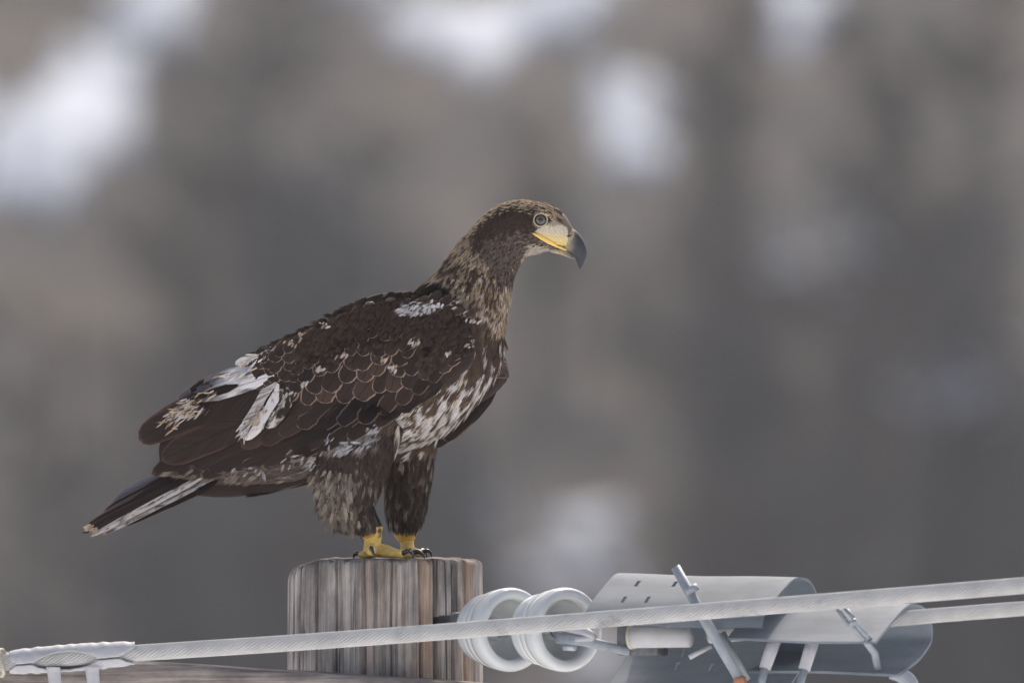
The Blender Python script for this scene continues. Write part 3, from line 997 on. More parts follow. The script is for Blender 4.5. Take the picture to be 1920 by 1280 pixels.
BK = [(345, 880, dax(345), 14, 28), (400, 868, dax(400), 32, 48), (490, 842, dax(490), 62, 80), (585, 796, dax(585), 98, 108), (680, 744, dax(680), 118, 124), (770, 700, dax(770), 126, 128),
      (834, 652, dax(834), 104, 112), (857, 600, dax(857), 95, 92), (884, 548, -46, 76, 70), (904, 502, -50, 64, 56), (930, 462, -50, 57, 48), (962, 433, -50, 54, 43),
      (998, 428, -50, 50, 41), (1030, 432, -50, 43, 35), (1054, 443, -50, 31, 23), (1068, 448, -50, 22, 16)]


def blat(t):
    f = np.clip((t - .40) / .25, 0, 1)
    y = YAW * (1 - f)
    return np.array([math.sin(y), math.cos(y), 0])


bv, bf, BP = body_loft(BK, 90, 36, blat)
BT = np.gradient(BP, axis=0); BT /= np.linalg.norm(BT, axis=1)[:, None]


def qtube(pts, rad, seg=20, sub=20, flat=1.0):
    p = [(a, d, -b) for a, b, d in pts]
    return tube(p, rad, seg, flat, sub)


th_n = qtube([(692, 785, -52), (668, 848, -72), (654, 905, -80), (656, 950, -80), (690, 986, -78), (699, 1006, -76)], [70, 67, 62, 50, 24, 17])
th_f = qtube([(770, 790, 70), (768, 850, 88), (764, 910, 94), (760, 960, 96), (760, 995, 95), (762, 1016, 95)], [62, 48, 42, 37, 26, 15])
brow = [qtube([(1000, 399, -50 + sg * 36), (1020, 399, -50 + sg * 35), (1040, 409, -50 + sg * 29)], [6, 7, 4], 10, 8) for sg in (-1, 1)]
uv_, uf_ = merge([(bv, bf), th_n, th_f] + brow)
tmp = mesh_obj('body', uv_, uf_, None)
md = tmp.modifiers.new('r', 'REMESH'); md.mode = 'VOXEL'; md.voxel_size = 3.2
md = tmp.modifiers.new('s', 'SMOOTH'); md.factor = .5; md.iterations = 6
bake(tmp)
me = tmp.data
nv = len(me.vertices)
BV = np.empty(nv * 3); me.vertices.foreach_get('co', BV); BV = BV.reshape(-1, 3)
BF = [tuple(p.vertices) for p in me.polygons]
bpy.data.objects.remove(tmp)

# --- folded wings as solids (feathers are laid on them)
WK = [  # top x, top y, bottom x, bottom y, depth at top, depth at bottom, bulge
    (884, 612, 892, 650, dax(888) - 62, dax(888) - 72, 6), (862, 580, 886, 680, dax(872) - 44, dax(872) - 84, 38), (800, 549, 856, 708, dax(825) - 20, dax(825) - 96, 62),
    (700, 553, 792, 745, dax(745) - 14, dax(745) - 100, 74), (600, 602, 700, 800, dax(650) - 10, dax(650) - 98, 68),
    (500, 650, 600, 845, dax(550) - 6, dax(550) - 84, 54), (430, 692, 500, 880, dax(465) - 4, dax(465) - 62, 40), (360, 738, 400, 897, dax(380) - 4, dax(380) - 44, 26), (296, 795, 300, 888, dax(298) - 4, dax(298) - 26, 14)]


def wing_solid(drop=0):
    k = catmull(WK, 60)
    seg = 36
    V = []
    for tx, ty, bx_, by_, dt, db, bl in k:
        for j in range(seg):
            a = 2 * math.pi * j / seg
            f = (1 - math.cos(a)) / 2
            s_ = math.sin(a)
            d = dt + (db - dt) * f - (bl * abs(s_) ** .75 if s_ > 0 else -14 * abs(s_))
            V.append((tx + (bx_ - tx) * f, d, -(ty + (by_ - ty) * f)))
    F = ring_faces(60, seg)
    F += [tuple(range(seg))[::-1], tuple(59 * seg + j for j in range(seg))]
    return np.array(V), F


def mirror(V, drop=0.0):
    """reflect through the bird's own mid plane"""
    V = np.asarray(V, float).copy()
    l = np.array([SY, CYW])
    o = np.array([760.0, 0.0])
    s_ = (V[:, :2] - o) @ l
    V[:, :2] -= 2 * s_[:, None] * l
    V[:, 2] -= drop
    return V


wv, wf = wing_solid()
WB = BVHTree.FromPolygons([Vector(v) for v in wv], wf)
BB = BVHTree.FromPolygons([Vector(v) for v in BV], BF)
RAY = Vector((0, 1, 0))


def surf_d(px, py, bvh=WB):
    h = bvh.ray_cast(Vector((px, -900, -py)), RAY)
    if bvh is WB:
        h2 = BB.ray_cast(Vector((px, -900, -py)), RAY)
        if h2[0] is not None and py < 905:
            hy = h2[0].y - 5
            return min(hy, h[0].y) if h[0] is not None else hy
    if h[0] is not None: return h[0].y
    n = bvh.find_nearest(Vector((px, dax(px) - 30, -py)))
    return n[0].y


# --- body colours
def lin(r, g, b):
    f = lambda c: ((c / 255 + .055) / 1.055) ** 2.4 if c > 10 else c / 255 / 12.92
    return np.array([f(r), f(g), f(b)])


DARK = np.array([.028, .020, .016]); BROWN = np.array([.080, .055, .041]); MID = np.array([.15, .108, .084])
TAN = np.array([.52, .37, .22]); PALE = np.array([.55, .47, .37]); WHITE = np.array([.74, .73, .72]); GREYB = np.array([.21, .175, .155])
CROWN = np.array([(880, 440), (900, 418), (930, 394), (960, 383), (1000, 392), (1030, 402), (1050, 414), (1066, 432)])


def in_poly(x, y, poly):
    c = False
    j = len(poly) - 1
    for i in range(len(poly)):
        xi, yi = poly[i]; xj, yj = poly[j]
        if (yi > y) != (yj > y) and x < (xj - xi) * (y - yi) / (yj - yi) + xi: c = not c
        j = i
    return c


LORES = [(1022, 424), (1040, 412), (1064, 428), (1068, 462), (1046, 460), (1022, 447), (1002, 436), (1008, 430)]
CHIN = [(1000, 452), (1020, 458), (1062, 474), (1062, 484), (1005, 488), (968, 505), (985, 474)]
DARKBAND = [(888, 440), (912, 408), (955, 396), (1002, 396), (998, 430), (965, 434), (925, 440), (905, 470), (885, 480)]


def blend(a, b, t): return a + (b - a) * t


def part_of(px, py, d):
    if py > 850 and px > 585: return 'thigh'
    i = np.argmin((BP[:, 0] - px) ** 2 + (BP[:, 2] + py) ** 2)
    t = i / 89
    if px < 850 and py > 528 and py < 640: return 'breast'
    if t > .585: return 'head'
    if t > .50: return 'neck'
    if px < 600 and py > 830: return 'vent'
    if py > 800 and px < 742: return 'thigh'
    return 'breast'


def plume(px, py, d, r, up=0.0):
    """density, length, width, base colour, tip colour, lift"""
    p = part_of(px, py, d)
    u = r.random()
    if p == 'head':
        if px > 1056: return None
        if in_poly(px, py, LORES): return None
        if math.hypot(px - 1013.5, py - 413) < 17.5: return None
        jx, jy = px + r.gauss(0, 6), py + r.gauss(0, 5)
        cl = np.interp(px, CROWN[:, 0], CROWN[:, 1])
        if jy < cl + 5:
            if u < .42: return 1, r.uniform(10, 17), 2.6, DARK, BROWN, .05
            return 1, r.uniform(10, 17), 2.8, blend(BROWN, TAN, r.random()), blend(TAN, PALE, r.random()) * 1.1, .07
        if px > 1035 and py < 425: return 1, 9, 3, blend(BROWN, TAN, r.random()), MID, .04
        if in_poly(jx, jy, CHIN): return 1, r.uniform(8, 13), 3.2, blend(PALE, GREYB, .7 * r.random()), blend(PALE, WHITE, .4 * r.random()), .04
        if in_poly(jx, jy, DARKBAND): return 1, r.uniform(8, 14), 4.0, blend(DARK, BROWN, .9 * r.random()), blend(BROWN, MID, .35 * r.random()), .05
        if jy < 440: return 1, r.uniform(9, 15), 3.6, blend(DARK, BROWN, r.random()), BROWN, .05
        nape = np.clip((905 - px + (py - 440) * .35) / 40, 0, 1) * .55
        if r.random() < nape * .8: return 1, r.uniform(14, 22), 4, blend(BROWN, TAN, r.random()), blend(TAN, PALE, r.random() * .7), .08
        b = blend(DARK * 1.3, MID, r.random())
        return 1, r.uniform(9, 17), 3.8, b, (blend(b, GREYB, r.uniform(.6, 1.5)) if u < .5 else b), .07
    if p == 'neck':
        front = (px - 905) * .9 + (py - 500) * .05 + r.gauss(0, 6)
        if front > 34 - (py - 500) * .08:
            return 1, r.uniform(16, 28), 4.5, (blend(PALE, TAN, r.random()) if u < .55 else BROWN), (blend(PALE, WHITE, .5) if u < .35 else blend(TAN, BROWN, r.random() * .6)), .07
        b = blend(DARK, BROWN, r.random())
        k = .15 + .26 * np.clip((py - 470) / 60, 0, 1) * (.4 + .6 * math.sin(px * .11 + py * .06) ** 2)
        if u < k: return 1, r.uniform(18, 30), 5.5, blend(b, TAN, .5 * r.random()), blend(TAN, PALE, r.random() * .8), .09
        if u < k + .05 and py > 515: return 1, r.uniform(18, 26), 7, PALE, blend(PALE, WHITE, .6), .08
        return 1, r.uniform(14, 26), 5, b, blend(b, MID, r.uniform(.2, 1)), .09
    if p == 'thigh':
        pale = .22 if (px < 662 + r.gauss(0, 8) and 880 < py < 965) else (.34 if (py < 838 and 610 < px < 715) else .05)
        if py > 1000: return None
        if py > 985: return 1, r.uniform(8, 14), 4, blend(BROWN, GREYB, u), MID, .06
        if u < pale: return 1, r.uniform(22, 40), 8, blend(MID, GREYB, r.random()), blend(GREYB, PALE, r.random() * .8), .09
        b = blend(DARK, BROWN, .35 + .75 * r.random()) * r.uniform(.8, 1.2)
        if px > 735: b = b * .75
        return 1, r.uniform(20, 36), 6.5, b, blend(b, GREYB, r.uniform(.05, .5) ** 1.3), .09
    if p == 'vent':
        if u < .22: return 1, r.uniform(34, 52), 10, blend(MID, GREYB, r.random()), blend(GREYB, WHITE, r.random() * .7), .10
        b = blend(BROWN, MID, r.random())
        return 1, r.uniform(34, 54), 10, b, blend(b, GREYB, r.uniform(.2, 1)), .11
    if px < 872 and up > .25 and py < 680: return 1, r.uniform(18, 30), 9, DARK * .6, DARK * r.uniform(.7, 1.3), .03
    # breast: streaked white low down, browner and plainer up near the shoulder
    low = np.clip((py - 660 + (px - 860) * .25 + r.gauss(0, 12)) / 90, 0, 1)
    if py < 625 and px > 918 + r.gauss(0, 6): return 1, r.uniform(18, 28), 5, (blend(TAN, PALE, u) if u < .55 else BROWN), (blend(PALE, WHITE, .5) if u < .3 else TAN * .8), .06
    cl_ = .5 + .5 * math.sin(px * .16 + py * .09 + 1.7 * math.sin(px * .05)) * math.sin(px * .07 - py * .15 + 1)
    if u < .03 + (.01 + .66 * cl_ ** 3) * low: return 1, r.uniform(28, 54), r.uniform(8, 15), blend(TAN, WHITE, r.random() ** .6), blend(WHITE, PALE, .5 * r.random()), .08
    b = blend(BROWN, MID, r.random() * (.3 + .3 * low))
    return 1, r.uniform(20, 34), r.uniform(5.5, 8.5), b, blend(b, TAN, r.uniform(.0, .1 + .26 * low)), .09


bcol = np.empty((nv, 3))
for i in range(nv):
    px, d, pz = BV[i]; py = -pz
    p = part_of(px, py, d)
    c = DARK if (px < 872 and py < 625) else BROWN * .9
    if p == 'head':
        if in_poly(px, py, LORES):
            yl = np.clip((py - 432 - (px - 1010) * .12) / 26, 0, 1)
            c = blend(np.array([.56, .49, .36]), np.array([.76, .55, .13]), yl ** .85)
            if py < 424: c = blend(c, BROWN, .5)
        elif in_poly(px, py, CHIN): c = blend(PALE, GREYB, .5)
        elif in_poly(px, py, DARKBAND): c = DARK
        else: c = MID
    elif p == 'neck': c = MID
    elif p == 'thigh' and py > 998: c = np.array([.60, .38, .07])
    bcol[i] = c
eobj('body', BV, BF, M_SKIN, col=bcol)

# --- plumage laid over the body as small blades
VN = np.zeros((nv, 3))
tri = []
for f in BF:
    for k in range(1, len(f) - 1): tri.append((f[0], f[k], f[k + 1]))
tri = np.array(tri)
fn = np.cross(BV[tri[:, 1]] - BV[tri[:, 0]], BV[tri[:, 2]] - BV[tri[:, 0]])
area = np.linalg.norm(fn, axis=1) / 2
cen = BV[tri].mean(1)
fnn = fn / np.maximum(np.linalg.norm(fn, axis=1)[:, None], 1e-9)
wt = np.ones(len(tri))
px_, py_ = cen[:, 0], -cen[:, 2]
headm = (px_ > 885) & (py_ < 500)
neckm = ~headm & (px_ > 830) & (py_ < 600)
wt[headm] = 5.5
wt[neckm] = 2.2
wt[(cen[:, 1] > dax(px_) + 30)] *= .45
prob = area * wt; prob /= prob.sum()
NB = 25000
pick = rng.choice(len(tri), NB, p=prob)
rr = random.Random(5)
blades = {}


def frayed(V, F, K, base, fl, sd_, n, L, W, cb, ct, lf, r):
    """one small contour feather: barb strips of uneven length that fan out from the quill"""
    ns = 2 if W < 3.4 else (4 if W < 6 else 5)
    br = r.uniform(.86, 1.14)
    for k in range(ns):
        c = (k - (ns - 1) / 2) / max(1, (ns - 1) / 2)
        o = len(V)
        l_ = L * (1 - .22 * abs(c) - .18 * r.random())
        e = c * W * .5 * (1 + r.gauss(0, .18))
        m = c * W * .42
        q = W / ns * .62
        up = n * (.9 * (1 - abs(c)) + r.uniform(-.15, .35))
        p0 = base + sd_ * (c * W * .22) + up
        p1 = base + fl * (l_ * .55) + sd_ * m + n * (l_ * lf * .62 + .6) + up
        p2 = base + fl * l_ + sd_ * e + n * (l_ * lf * r.uniform(.6, 1.25) + .6) + up
        j = br * r.uniform(.88, 1.12) * (1 - .10 * (abs(c) < .2))
        cm = cb + (ct - cb) * .38
        V += [p0 - sd_ * q, p0 + sd_ * q, p1 - sd_ * q, p1 + sd_ * q, p2]
        K += [cb * j, cb * j, cm * j, cm * j, ct * j]
        F += [(o, o + 1, o + 3, o + 2), (o + 2, o + 3, o + 4)]


for ti in pick:
    a, b, c = BV[tri[ti]]
    s1, s2 = rr.random(), rr.random()
    if s1 + s2 > 1: s1, s2 = 1 - s1, 1 - s2
    p = a + (b - a) * s1 + (c - a) * s2
    n = fnn[ti]
    px, d, py = p[0], p[1], -p[2]
    # nothing under the folded wing
    hit = WB.ray_cast(Vector((px, -900, -py)), RAY)
    if hit[0] is not None and d < dax(px) + 10 and WB.ray_cast(Vector((px + 9, -900, -py - 7)), RAY)[0] is not None: continue
    q = plume(px, py, d, rr, n[2])
    if q is None: continue
    _, L, W, cb, ct, lift = q
    part = part_of(px, py, d)
    if part == 'thigh':
        fl = np.array([-.10, 0, -1.0]) if py > 840 else np.array([-.5, 0, -.8])
        if px < 660 and py > 900: fl = np.array([-.12, 0, -1.0])
        if px < 690 and py > 960: fl = np.array([.25, 0, -1.0])
    elif part == 'vent': fl = np.array([-1, .3, -.25])
    else:
        i = np.argmin((BP[:, 0] - px) ** 2 + (BP[:, 2] + py) ** 2)
        fl = -BT[i].copy()
        if part == 'breast': fl = fl * .5 + np.array([-.45, .1, -.75])
    fl = fl + np.array([rr.gauss(0, .16), rr.gauss(0, .1), rr.gauss(0, .16)])
    fl -= n * np.dot(fl, n)
    nl_ = np.linalg.norm(fl)
    if nl_ < .1: continue
    fl /= nl_
    sd_ = np.cross(n, fl)
    base = p + n * .3
    wid = W * rr.uniform(.8, 1.2) / 2
    lf = lift * rr.uniform(.6, 1.5)
    V, F, K = blades.setdefault(part, ([], [], []))
    frayed(V, F, K, base, fl, sd_, n, L, wid * 2, cb, ct, lf, rr)
for part, (V, F, K) in blades.items():
    tag(eobj({'head': 'head_plumage', 'neck': 'neck_plumage', 'thigh': 'leg_plumage', 'vent': 'tail_underplumage', 'breast': 'breast_plumage'}[part], np.array(V), F, M_PLUME, col=np.array(K)), kind='stuff')

# --- wings
M_WINGB = surf('wing_down', (0.026, 0.019, 0.017), (0.05, 0.037, 0.031), 500, 0.8, spec=0.05)
near = eobj('wing', wv, [f[::-1] for f in wf], M_WINGB)
near['label'] = 'near folded wing with pale edged scale feathers'
fwv = mirror(wv, 36)
far = eobj('wing', fwv, wf, M_WINGB)
far['label'] = 'far folded wing showing past the chest'
US = [0, .22, .45, .62, .76, .87, .94, .98, 1.0]
VS = [-1, -.5, 0, .5, 1]


def outline(u, kind):
    if kind == 'round': return min(1, (u / .25 + .25)) * math.sqrt(max(0, 1 - max(0, (u - .62) / .38) ** 2.4))
    if kind == 'long': return min(1, u / .12 + .35) * math.sqrt(max(0, 1 - max(0, (u - .80) / .20) ** 2.2)) * (1 - .18 * u)
    return min(1, u / .2 + .3) * max(0, 1 - max(0, (u - .45) / .55) ** 1.7)


def feather_q(base, tip, W, kind, off, lift, bend=0.0, surf=surf_d, cam_=2.0):
    bx_, by_ = base; tx, ty = tip
    L = math.hypot(tx - bx_, ty - by_)
    dx, dy = (tx - bx_) / L, (ty - by_) / L
    nx_, ny_ = -dy, dx
    V, UV = [], []
    for u in US:
        hw_ = W / 2 * outline(u, kind) * (1 + .06 * fr.gauss(0, 1))
        bo = bend * L * (u * (1 - u)) * 4
        for v in VS:
            x = bx_ + dx * L * u + nx_ * (hw_ * v + bo)
            y = by_ + dy * L * u + ny_ * (hw_ * v + bo)
            d = surf(x, y) - off - lift * u + cam_ * v * v
            V.append((x, d, -y)); UV.append((u, (v + 1) / 2))
    n = len(VS)
    F = [(i * n + j, i * n + j + 1, (i + 1) * n + j + 1, (i + 1) * n + j) for i in range(len(US) - 1) for j in range(n - 1)]
    return V, F, UV


def feather(name, parent, m, *a, **k):
    V, F, UV = feather_q(*a, **k)
    return eobj(name, np.array(V), F, m, parent, uv=UV)


fr = random.Random(21)


def on_wing(x, y):
    q = Vector((x, -900, -y))
    return WB.ray_cast(q, RAY)[0] is not None or BB.ray_cast(q, RAY)[0] is not None


# flight feathers, lowest layer first
prim = [((640, 762), (281, 889), 50), ((655, 772), (322, 893), 44), ((680, 775), (372, 897), 40), ((700, 772), (430, 893), 38), ((722, 768), (490, 878), 36), ((742, 760), (545, 861), 36),
        ((765, 748), (600, 843), 34), ((786, 738), (652, 822), 34), ((805, 728), (704, 797), 32), ((828, 715), (752, 771), 30)]
for i, (b, t, W) in enumerate(prim):
    feather('flight_feather', near, M_FLIGHT if i > 1 else M_TERT, b, t, W, 'long', 1 + .5 * i, 2.5, bend=.02)
# second layer of secondaries, tips making the wavy pale line
sec = [((590, 725), (452, 838), 44), ((610, 728), (490, 832), 42), ((628, 730), (524, 815), 40), ((652, 730), (558, 800), 38), ((680, 728), (596, 803), 38), ((705, 724), (636, 795), 38), ((732, 718), (676, 792), 38),
       ((760, 708), (712, 775), 36), ((788, 692), (748, 757), 34), ((812, 682), (778, 738), 32), ((836, 668), (808, 716), 28)]
for i, (b, t, W) in enumerate(sec):
    feather('flight_feather', near, M_TERT if i < 3 else M_FLIGHT, b, t, W, 'long', 8 + .5 * i, 4, bend=-.02)
# tertials towards the tail
feather('tertial_feather', near, M_TERT, (560, 745), (300, 862), 62, 'long', 7, 3)
feather('tertial_feather', near, M_TERT, (520, 712), (257, 824), 70, 'long', 9, 4, bend=.03)
feather('tertial_feather', near, M_GREY, (520, 690), (330, 752), 44, 'long', 7, 3)
feather('tertial_feather', near, M_FLIGHT, (540, 676), (352, 735), 40, 'long', 9, 3)
feather('tertial_feather', near, M_GREY, (530, 672), (380, 716), 26, 'long', 11, 3)
feather('tertial_feather', near, M_WFADE, (514, 703), (338, 757), 31, 'leaf', 18, 3)['label'] = 'long white grey feather'
feather('tertial_feather', near, M_WHITE, (502, 668), (440, 682), 20, 'round', 12, 4)['label'] = 'short white tipped feather on the back'
feather('tertial_feather', near, M_WFADE, (476, 686), (372, 724), 22, 'leaf', 14, 4)
feather('tertial_feather', near, M_WHALF, (520, 718), (457, 824), 38, 'round', 20, 8)['label'] = 'white edged feather sticking out below the back'
feather('tertial_feather', near, M_FLIGHT, (446, 722), (348, 751), 15, 'leaf', 25, 3)  # not a tertial: dark blade that paints the shaded gap below the white feather
feather('tertial_feather', near, M_MOTT, (545, 735), (500, 802), 30, 'round', 18, 5)
feather('tertial_feather', near, M_FLIGHT, (514, 728), (461, 816), 5, 'leaf', 23, 8)

# scale shaped coverts in rows, lower rows first so that upper rows overlap them
low_x = np.array([(478, 722), (510, 752), (545, 757), (580, 756), (610, 752), (650, 744), (690, 738), (730, 738), (765, 724), (800, 706), (840, 684), (872, 664)], float)
top_x = np.array([(478, 672), (510, 652), (545, 638), (580, 620), (610, 606), (650, 588), (690, 570), (730, 562), (765, 560), (800, 562), (840, 575), (872, 600)], float)
NR = 8
for k in range(NR):
    f = k / (NR - 1)
    line = low_x + (top_x - low_x) * f ** .92
    W = 39 * (1 - f) + 20 * f
    Ls = 66 * (1 - f) + 34 * f
    seg = np.linalg.norm(np.diff(line, axis=0), axis=1); cum = np.concatenate([[0], np.cumsum(seg)])
    s = (k % 2) * W * .45 + 4
    while s < cum[-1]:
        x = np.interp(s, cum, line[:, 0]); y = np.interp(s, cum, line[:, 1])
        sh = np.clip((x - 760) / 110, 0, 1)      # smaller feathers over the shoulder
        w_ = W * (1 - .42 * sh); l_ = Ls * (1 - .40 * sh)
        a = R(114 + 24 * f + fr.uniform(-15, 15) + 12 * sh)
        dx, dy = math.cos(a), math.sin(a)
        tx, ty = x + fr.uniform(-5, 5), y + fr.uniform(-8, 8)
        white_patch = 735 < tx < 835 and 566 < ty < 592
        mm = M_COVERT
        if f > .86 and x < 800 or not (on_wing(tx, ty + 1) and on_wing(tx - dx * l_ * .55, ty - dy * l_ * .95) and on_wing(tx - dx * l_ * .5 , ty - dy * l_ * .5 - 8)):
            s += w_ * .86
            continue
        if fr.random() < .06: mm = M_MOTT
        feather('covert_feather', near, mm, (tx - dx * l_, ty - dy * l_), (tx, ty), w_ * fr.uniform(.82, 1.2), 'round', 12 + 1.3 * k, 4.5 * (1 - .4 * f), cam_=2.6 * (1 - .4 * f))
        s += w_ * .86
# loose small feathers lying over the wing: soft shoulder plumage, white patches and flecks
TU = ([], [], [])


def tuft(x, y, L, W, ang, cb, ct, off, srf=surf_d, lift=2.5):
    V, F, K = TU
    dx, dy = math.cos(ang), math.sin(ang)
    if not on_wing(x, y): return
    d0 = srf(x, y)
    hx, hy = x + dx * L * .8, y + dy * L * .8
    d1 = srf(hx, hy) if on_wing(hx, hy) else d0
    fl = np.array([dx * L * .8, d1 - d0, -dy * L * .8]); fl /= np.linalg.norm(fl)
    n = np.array([0, -1.0, 0]); n -= fl * np.dot(fl, n); n /= np.linalg.norm(n)
    frayed(V, F, K, np.array([x, d0 - off, -y]), fl, np.cross(n, fl), n, L, W, cb, ct, lift / L, fr)


bd = lambda x, y: surf_d(x, y, BB)
# mantle and shoulder: soft dark plumage
for _ in range(1500):
    x = fr.uniform(560, 886)
    yt = np.interp(x, top_x[:, 0], top_x[:, 1]); yb = np.interp(x, low_x[:, 0], low_x[:, 1])
    f = abs(fr.gauss(0, .30)) if x < 790 else fr.random()
    if f > 1: continue
    y = yt + 1 + (yb - yt) * f * (.62 if x < 790 else .92)
    b_c = blend(DARK, BROWN, fr.random() * .8)
    tuft(x, y, fr.uniform(14, 24), fr.uniform(5, 8), R(135 + fr.gauss(0, 14)), b_c, blend(b_c, MID, fr.uniform(0, .9)), 24 + fr.uniform(0, 3))
for _ in range(420):
    x = fr.uniform(470, 862)
    y = np.interp(x, top_x[:, 0], top_x[:, 1]) - fr.uniform(-12, 12)
    b_c = blend(DARK * .7, BROWN, fr.random() * .6)
    tuft(x, y, fr.uniform(16, 28), fr.uniform(6, 9), R(158 + fr.gauss(0, 9)), b_c, blend(b_c, MID, fr.uniform(0, .5)), fr.uniform(4, 16), lift=1.5)
# white shoulder patch
for _ in range(150):
    x, y = (fr.gauss(776, 13), 580 + fr.gauss(0, 4.5)) if fr.random() < .68 else (fr.gauss(812, 10), 573 + fr.gauss(0, 4))
    if 745 < x < 835: tuft(x, y, fr.uniform(10, 18), fr.uniform(3, 5), R(155 + fr.gauss(0, 22)), *((BROWN, MID) if fr.random() < .3 else (blend(WHITE, GREYB, fr.random() * .8), blend(WHITE, GREYB, fr.random() * .5))), 28 + fr.uniform(0, 3))
# flecks: (x, y, spread, count, white share)
for x, y, sp, n, wsh in ((602, 690, 4, 5, .8), (573, 716, 5, 6, .9), (646, 662, 6, 5, .5), (780, 642, 6, 7, .6), (720, 668, 5, 4, .4), (612, 608, 7, 5, .3), (570, 622, 8, 5, .2), (843, 660, 4, 5, .9), (545, 640, 9, 6, .3), (742, 686, 7, 6, .4),
                         (890, 598, 7, 7, .7), (888, 646, 4, 4, .7), (540, 735, 10, 8, .3), (335, 772, 14, 90, .7), (355, 764, 15, 90, .6), (310, 790, 12, 24, .3), (462, 668, 11, 70, 1), (440, 700, 16, 18, .5), (392, 738, 12, 12, .4), (458, 808, 6, 14, 1), (466, 794, 5, 8, 1), (482, 786, 7, 22, .3), (492, 768, 7, 14, .3)):
    for _ in range(n):
        xx, yy = x + fr.gauss(0, sp), y + fr.gauss(0, sp * .55)
        ang = R((122 if y > 760 and x > 440 else 150 if x < 500 else 125) + fr.gauss(0, 16))
        c1 = blend(PALE, WHITE, fr.random()) if fr.random() < wsh else blend(TAN, PALE, fr.random())
        if x < 400 and fr.random() < .25: c1 = MID
        tuft(xx, yy, *((fr.uniform(15, 26), fr.uniform(1.8, 3.0)) if x < 480 else (fr.uniform(9, 17), fr.uniform(2.6, 4.4))), ang, c1 * .92, c1, 29 + fr.uniform(0, 3))
# pale fluff under the wing edge and on the flank
for x, y, sp, n in ((648, 836, 11, 26), (690, 822, 9, 18), (620, 824, 8, 8), (565, 856, 14, 26), (585, 866, 10, 14), (486, 880, 8, 14), (450, 886, 8, 12), (700, 800, 9, 10)):
    for _ in range(n):
        c1 = blend(MID, WHITE, fr.random() ** .8)
        tuft(x + fr.gauss(0, sp), y + fr.gauss(0, sp * .6), fr.uniform(14, 26), fr.uniform(2.6, 4.6), R(140 + fr.gauss(0, 22)), c1 * .7, c1, 5 + fr.uniform(0, 5), bd, 4)
# ragged tufts that hang from the trousers and under the tail
for x, y, sp, n, aa in ((610, 935, 9, 90, 97), (632, 955, 16, 90, 94), (604, 890, 8, 40, 103), (640, 905, 16, 60, 100), (655, 970, 12, 40, 80), (420, 905, 26, 60, 165), (500, 905, 30, 60, 160), (560, 902, 20, 40, 155), (370, 892, 18, 40, 168)):
    for _ in range(n):
        c1 = blend(BROWN, PALE, fr.random() ** 1.4)
        tuft(x + fr.gauss(0, sp), y + fr.gauss(0, 9), fr.uniform(20, 36), fr.uniform(4, 8), R(aa + fr.gauss(0, 13)), c1 * .7, blend(c1, GREYB, .4), 3 + fr.uniform(0, 6), bd, 3)
tag(eobj('loose_plumage', np.array(TU[0]), TU[1], M_PLUME, col=np.array(TU[2])), kind='stuff')

# far wing feathers: a few along the edge that shows
def fsurf(x, y): return 0.0


for b, t, W in prim[3:]:
    V, F, UV = feather_q(b, t, W, 'long', 2, 2)
    eobj('flight_feather', mirror(np.array(V), 36), [q[::-1] for q in F], M_FLIGHT, far, uv=UV)
for k in range(4):
    for q in range(9):
        f = q / 8
        x = 892 - 190 * f - k * 10 + fr.uniform(-4, 4); y = 668 + 90 * f - k * 26
        V, F, UV = feather_q((x + 8, y - 30), (x - 6, y + 4), 24, 'round', 6 + k, 3)
        eobj('covert_feather', mirror(np.array(V), 36), [g[::-1] for g in F], M_COVERT, far, uv=UV)
for b, t, W in (((938, 690), (812, 838), 44), ((930, 720), (832, 826), 40)):
    V, F, UV = feather_q(b, t, W, 'long', 0, 0, surf=lambda x, y: 58.0)
    eobj('flight_feather', np.array(V), F, M_FLIGHT, far, uv=UV)
# --- tail
M_TAILP = feather_mat('tail_pale', (0.50, 0.47, 0.44), (0.5, 0.38, 0.27), 0.7, ((0.09, 0.07, 0.06), 9.0, 2.6, 0.50))
TF = [((400, 842, 178), (212, 938, 216), 34, M_GREY), ((410, 850, 165), (203, 948, 208), 34, M_GREY), ((400, 856, 150), (190, 962, 200), 32, M_FLIGHT), ((400, 862, 138), (172, 980, 190), 32, M_FLIGHT),
      ((395, 868, 126), (154, 992, 180), 30, M_FLIGHT), ((400, 876, 114), (150, 999, 170), 26, M_TERT), ((395, 884, 100), (166, 1006, 158), 15, M_TAILP), ((405, 892, 96), (190, 1002, 152), 13, M_TAILP), ((420, 896, 92), (230, 985, 146), 18, M_FLIGHT)]
for b, t, W, m in TF:
    b, t = np.array(b, float), np.array(t, float)
    L = np.linalg.norm(t - b)
    ax_ = (t - b) / L
    side = np.array([-ax_[1], ax_[0], 0]); side /= np.linalg.norm(side)
    V, UV = [], []
    for u in US:
        hw_ = W / 2 * outline(u, 'long')
        for v in VS:
            p = b + ax_ * L * u + side * hw_ * v * .85
            V.append((p[0], p[2] + 2.5 * abs(v) + 6 * v, -(p[1] + 4 * v * v * .3))); UV.append((u, (v + 1) / 2))
    n = len(VS)
    F = [(i * n + j, i * n + j + 1, (i + 1) * n + j + 1, (i + 1) * n + j) for i in range(len(US) - 1) for j in range(n - 1)]
    eobj('tail_feather', np.array(V), F, m, uv=UV)

